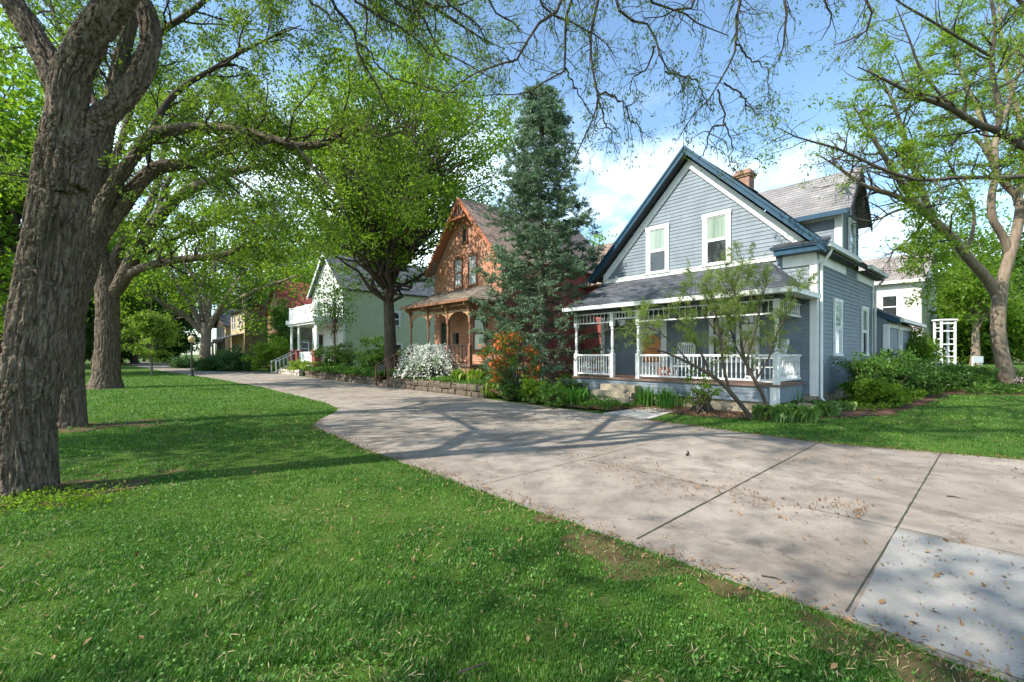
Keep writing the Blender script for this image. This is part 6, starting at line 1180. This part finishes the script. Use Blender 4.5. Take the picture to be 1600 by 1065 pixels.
M['soil'] = paint('bare_brown_soil', (.10, .075, .036), .5, .95, 6.0, .6, .1, 45)
def blob(cu, cv, ru, rv): return lambda U, V: np.hypot((U - cu) / ru, (V - cv) / rv) + .45 * np.sin(U * 6.1 + cv) * np.sin(V * 5.3 + cu) + .2 * np.sin(U * 17) * np.sin(V * 15) < .8
t1u, t1v = to_lane(b1.x, b1.y); t2u, t2v = to_lane(*gnd(107, 668)[:2])
cell_sheet('soil', blob(t1u - .1, t1v + .35, .62, .95), t1u - 2, t1u + 2, t1v - 2, t1v + 2.5, .05, lambda U, V: .006 + 0 * U, M['soil'])
cell_sheet('soil', blob(t2u - .1, t2v + .5, .8, 1.3), t2u - 2, t2u + 2, t2v - 2, t2v + 3, .06, lambda U, V: .006 + 0 * U, M['soil'])
cell_sheet('soil', lambda U, V: (3.17 - V > .02) & (3.17 - V < .30 + .22 * np.sin(U * 3.3 + 1) + .12 * np.sin(U * 11) + .05 * np.sin(V * 40) * np.sin(U * 23)), -1.2, 3.1, 2.3, 3.3, .03, lambda U, V: .006 + 0 * U, M['soil'])

# ---------------------------------------------------------------- litter and grass
LE = np.array(LEFT_EDGE); RE = np.array(RIGHT_EDGE)[::-1]
def left_v(u): return np.interp(u, LE[:, 0], LE[:, 1])
def right_v(u): return np.interp(u, RE[:, 0], RE[:, 1])
rl = np.random.default_rng(12)
def fallen(n, fn, size):
    U, V, z = fn(n); X = U * UX[0] + V * VX[0]; Yy = U * UX[1] + V * VX[1]; st = np.stack([X, Yy, gz(X, Yy) + z], 1); return leaf_cloud(rl, st, 1, .003, size, size * .5, up=1.6, flatten=.2)
def nz(u, v): return vnoise(np.stack([u * .9, v * .9, 0 * u], 1), 4)
def f_path(n): U = rl.uniform(-2, 9, n); V = rl.uniform(3.3, 9.5, n); k = (nz(U, V) ** 3 > rl.random(n) * .8) | ((np.abs(V - 5.0 - .2 * (U - 2)) < .5) & (U > 1) & (U < 5) & (rl.random(n) < .8)); return U[k], V[k], .022
def f_slab(n): U = rl.uniform(-1.4, .68, n); V = rl.uniform(3.25, 5.15, n); return U, V, .02
def f_drift(n): U = rl.uniform(1.0, 5.2, n); V = 5.3 + .28 * np.sin(U * 1.7) + rl.normal(size=n) * .22; k = nz(U * 2, V * 2) > rl.uniform(.2, .8, n); return U[k], V[k], .02
def f_lawn(n): U = rl.uniform(-3, 12, n); V = rl.uniform(-4, 3.3, n); k = nz(U * 1.3 + 9, V * 1.3) ** 4 > rl.random(n) * .35; return U[k], V[k], .035
def f_edge(n): U = rl.uniform(-2, 11, n); V = left_v(U) + rl.normal(size=n) * .10; return U, V, .02
def f_bed(n): U = rl.uniform(1.5, 7.2, n); V = rl.uniform(10.4, 12.3, n); k = inpoly(U, V, MUL); return U[k], V[k], .05
def f_right(n): U = rl.uniform(-2, 7, n); V = right_v(U) + rl.normal(size=n) * .08; return U, V, .02
o = link('fallen_leaves', np_mesh('fallen_leaves', [fallen(2300, f_path, .022), fallen(9000, f_path, .011), fallen(1500, f_drift, .03), fallen(420, f_slab, .02), fallen(60, f_slab, .05), fallen(4000, f_lawn, .03), fallen(900, f_path, .042), fallen(1500, f_lawn, .045), fallen(1800, f_edge, .03), fallen(2500, f_bed, .05), fallen(1500, f_right, .03)]), None, (M['litter'],)); tag(o, kind='stuff')
def grassmat():
    m, t, p, o = newmat('grass_blades'); g = nd(t, 'ShaderNodeNewGeometry'); r = ramp(t, g.outputs['Random Per Island'], [(0, (.045, .14, .012)), (.5, (.085, .215, .02)), (.84, (.14, .275, .035)), (.93, (.21, .29, .06)), (1, (.34, .30, .15))])
    a = noise(t, .8, 5, .6); col = mixc(t, ramp(t, a.outputs['Fac'], [(.36, (.75, .75, .75)), (.55, (0, 0, 0))]).outputs[0], r.outputs[0], (.03, .12, .014)); a2 = noise(t, 1.7, 5, .6); col = mixc(t, ramp(t, a2.outputs['Fac'], [(.58, (0, 0, 0)), (.78, (.4, .4, .4))]).outputs[0], col, (.15, .24, .05)); a3 = noise(t, 7, 4, .6); col = mixc(t, ramp(t, a3.outputs['Fac'], [(.40, (.5, .5, .5)), (.6, (0, 0, 0))]).outputs[0], col, (.025, .10, .014)); a4 = noise(t, 3.1, 5, .7); col = mixc(t, ramp(t, a4.outputs['Fac'], [(.64, (0, 0, 0)), (.76, (.6, .6, .6))]).outputs[0], col, (.24, .20, .09))
    t.links.new(col, p.inputs['Base Color']); p.inputs['Roughness'].default_value = .5; p.inputs['Specular IOR Level'].default_value = .3
    tr = nd(t, 'ShaderNodeBsdfTranslucent'); t.links.new(mixc(t, 1.0, col, (1.3, 1.4, .7), 'MULTIPLY'), tr.inputs[0]); ms = nd(t, 'ShaderNodeMixShader'); ms.inputs[0].default_value = .35; t.links.new(p.outputs[0], ms.inputs[1]); t.links.new(tr.outputs[0], ms.inputs[2]); t.links.new(ms.outputs[0], o.inputs[0]); return m
M['grass'] = grassmat(); M['clover'] = leafmat('clover_leaves', (.07, .19, .03), (.15, .30, .06), .35); M['straw'] = leafmat('dry_straw', (.28, .20, .09), (.48, .40, .24), .2, (1, 1, 1))
rg = np.random.default_rng(100)
def lawn_mask(U, V, X, Y):
    left = (V < left_v(U) + .02 * rg.normal(size=len(U))) & (V > -14) & ~((V < -.95) & (V > -4.6) & (U > 15))
    right = (V > right_v(U) - .03 + .02 * rg.normal(size=len(U))) & (V < 36) & (U < 5.9) & ~inpoly(U, V, MUL) & ~((U > 3.76) & (V > 12.5))
    bare = blob(t1u - .1, t1v + .35, .62, .95)(U, V) & (rg.random(len(U)) < .88); bare |= blob(t2u - .1, t2v + .5, .8, 1.3)(U, V) & (rg.random(len(U)) < .9)
    bn = vnoise(np.stack([X * 1.4 + 3, Y * 1.4, 0 * X], 1), 8); bare |= (bn > .72) & (rg.random(len(U)) < .7); b2 = vnoise(np.stack([X * 5, Y * 5, 0 * X], 1), 9); bare |= (b2 > .74) & (rg.random(len(U)) < .8)
    e_ = 3.17 - V; edge = (e_ > .02) & (e_ < .30 + .22 * np.sin(U * 3.3 + 1) + .12 * np.sin(U * 11)) & (U > -1.2) & (U < 3.1); bare |= edge & (rg.random(len(U)) < .5)
    return (left | right) & ~bare
n = 640000; y = np.exp(rg.uniform(np.log(1.85), np.log(42), n)); near = rg.uniform(1.85, 4.2, 150000) ** 1.0; y = np.concatenate([y, near]); x = rg.uniform(-1.22, 1.22, len(y)) * y
U, V = x * UX[0] + y * UX[1], x * VX[0] + y * VX[1]; k = lawn_mask(U, V, x, y); x, y, U, V = x[k], y[k], U[k], V[k]; N = len(x)
patch = vnoise(np.stack([x * 1.1, y * 1.1, 0 * x], 1), 21); hgt = rg.uniform(.018, .043, N) * (.55 + .9 * patch) * (1 + .25 * np.clip(y - 6, 0, 12) / 12); wd = .0034 * np.maximum(1, y / 3.0) * rg.uniform(.7, 1.4, N)
az = rg.uniform(0, 6.283, N); d = np.stack([np.cos(az), np.sin(az)], 1); s = np.stack([-d[:, 1], d[:, 0]], 1); ln = rg.uniform(.15, 1.0, N) * hgt; b0 = np.stack([x, y, gz(x, y)], 1)
def pt(t, off): q = b0.copy(); q[:, :2] += d * (ln * t ** 2)[:, None] + s * (off * wd)[:, None]; q[:, 2] += hgt * (t - .15 * t * t * (ln / hgt)); return q
Vv = np.stack([pt(0, -.5), pt(0, .5), pt(.55, .42), pt(.55, -.42), pt(1, 0)], 1).reshape(-1, 3); bi = np.arange(N)[:, None] * 5
me = np_mesh('grass', [(Vv, bi + np.array([[0, 1, 2, 3]])), (np.zeros((0, 3)), np.zeros((0, 3), int))]) if False else None
li = np.concatenate([bi + np.array([[0, 1, 2, 3]]), bi + np.array([[3, 2, 4]])], 1).ravel().astype(np.int32); me = bpy.data.meshes.new('grass'); me.vertices.add(len(Vv)); me.vertices.foreach_set('co', Vv.astype(np.float32).ravel()); me.loops.add(len(li)); me.loops.foreach_set('vertex_index', li)
ls = (np.arange(N)[:, None] * 7 + np.array([[0, 4]])).ravel().astype(np.int32); me.polygons.add(len(ls)); me.polygons.foreach_set('loop_start', ls); me.update(calc_edges=True)
o = link('grass', me, None, (M['grass'],)); tag(o, kind='stuff')
# clover and straw worked into the turf
rk = np.random.default_rng(55); n = 27000; y = np.exp(rk.uniform(np.log(1.9), np.log(14), n)); x = rk.uniform(-1.2, 1.2, n) * y; U, V = x * UX[0] + y * UX[1], x * VX[0] + y * VX[1]
k = (V < left_v(U) - .03) & (vnoise(np.stack([x * .9 + 4, y * .9, 0 * x], 1), 33) ** 2 > rk.random(n) * .7); q = np.stack([x, y, np.full(n, .026) + .014 * rk.random(n)], 1)[k]
V_, F_ = leaf_cloud(rk, q, 1, .006, .020, .014, up=1.6); sc_ = np.repeat(np.maximum(1, q[:, 1] / 4), 4)[:, None]; ctr = np.repeat(q, 4, 0); V_ = ctr + (V_ - ctr) * sc_
o = link('clover', np_mesh('clover', [(V_, F_)]), None, (M['clover'],)); tag(o, kind='stuff')
n = 12000; y = np.exp(rk.uniform(np.log(1.9), np.log(12), n)); x = rk.uniform(-1.2, 1.2, n) * y; U, V = x * UX[0] + y * UX[1], x * VX[0] + y * VX[1]
k = (V < left_v(U)) & (vnoise(np.stack([x * 1.7 + 8, y * 1.7, 0 * x], 1), 35) ** 3 > rk.random(n) * .45); q = np.stack([x, y, .012 + .03 * rk.random(n)], 1)[k]
o = link('straw', np_mesh('straw', [leaf_cloud(rk, q, 1, .004, .05, .0045, up=1.2, flatten=.3)]), None, (M['straw'],)); tag(o, kind='stuff')
# broad weeds around the foot of the near trunk
rw = np.random.default_rng(14); q = rw.normal(size=(900, 2)) * np.array([.5, .22]) + np.array([-4.95, 4.72]); st = np.c_[q, np.full(900, .04)]; st[:, 2] += rw.random(900) * .05
o = link('weeds', np_mesh('weeds', [leaf_cloud(rw, st, 2, .02, .032, .02, up=.8)]), None, (M['leaf_mid'],)); tag(o, kind='stuff')
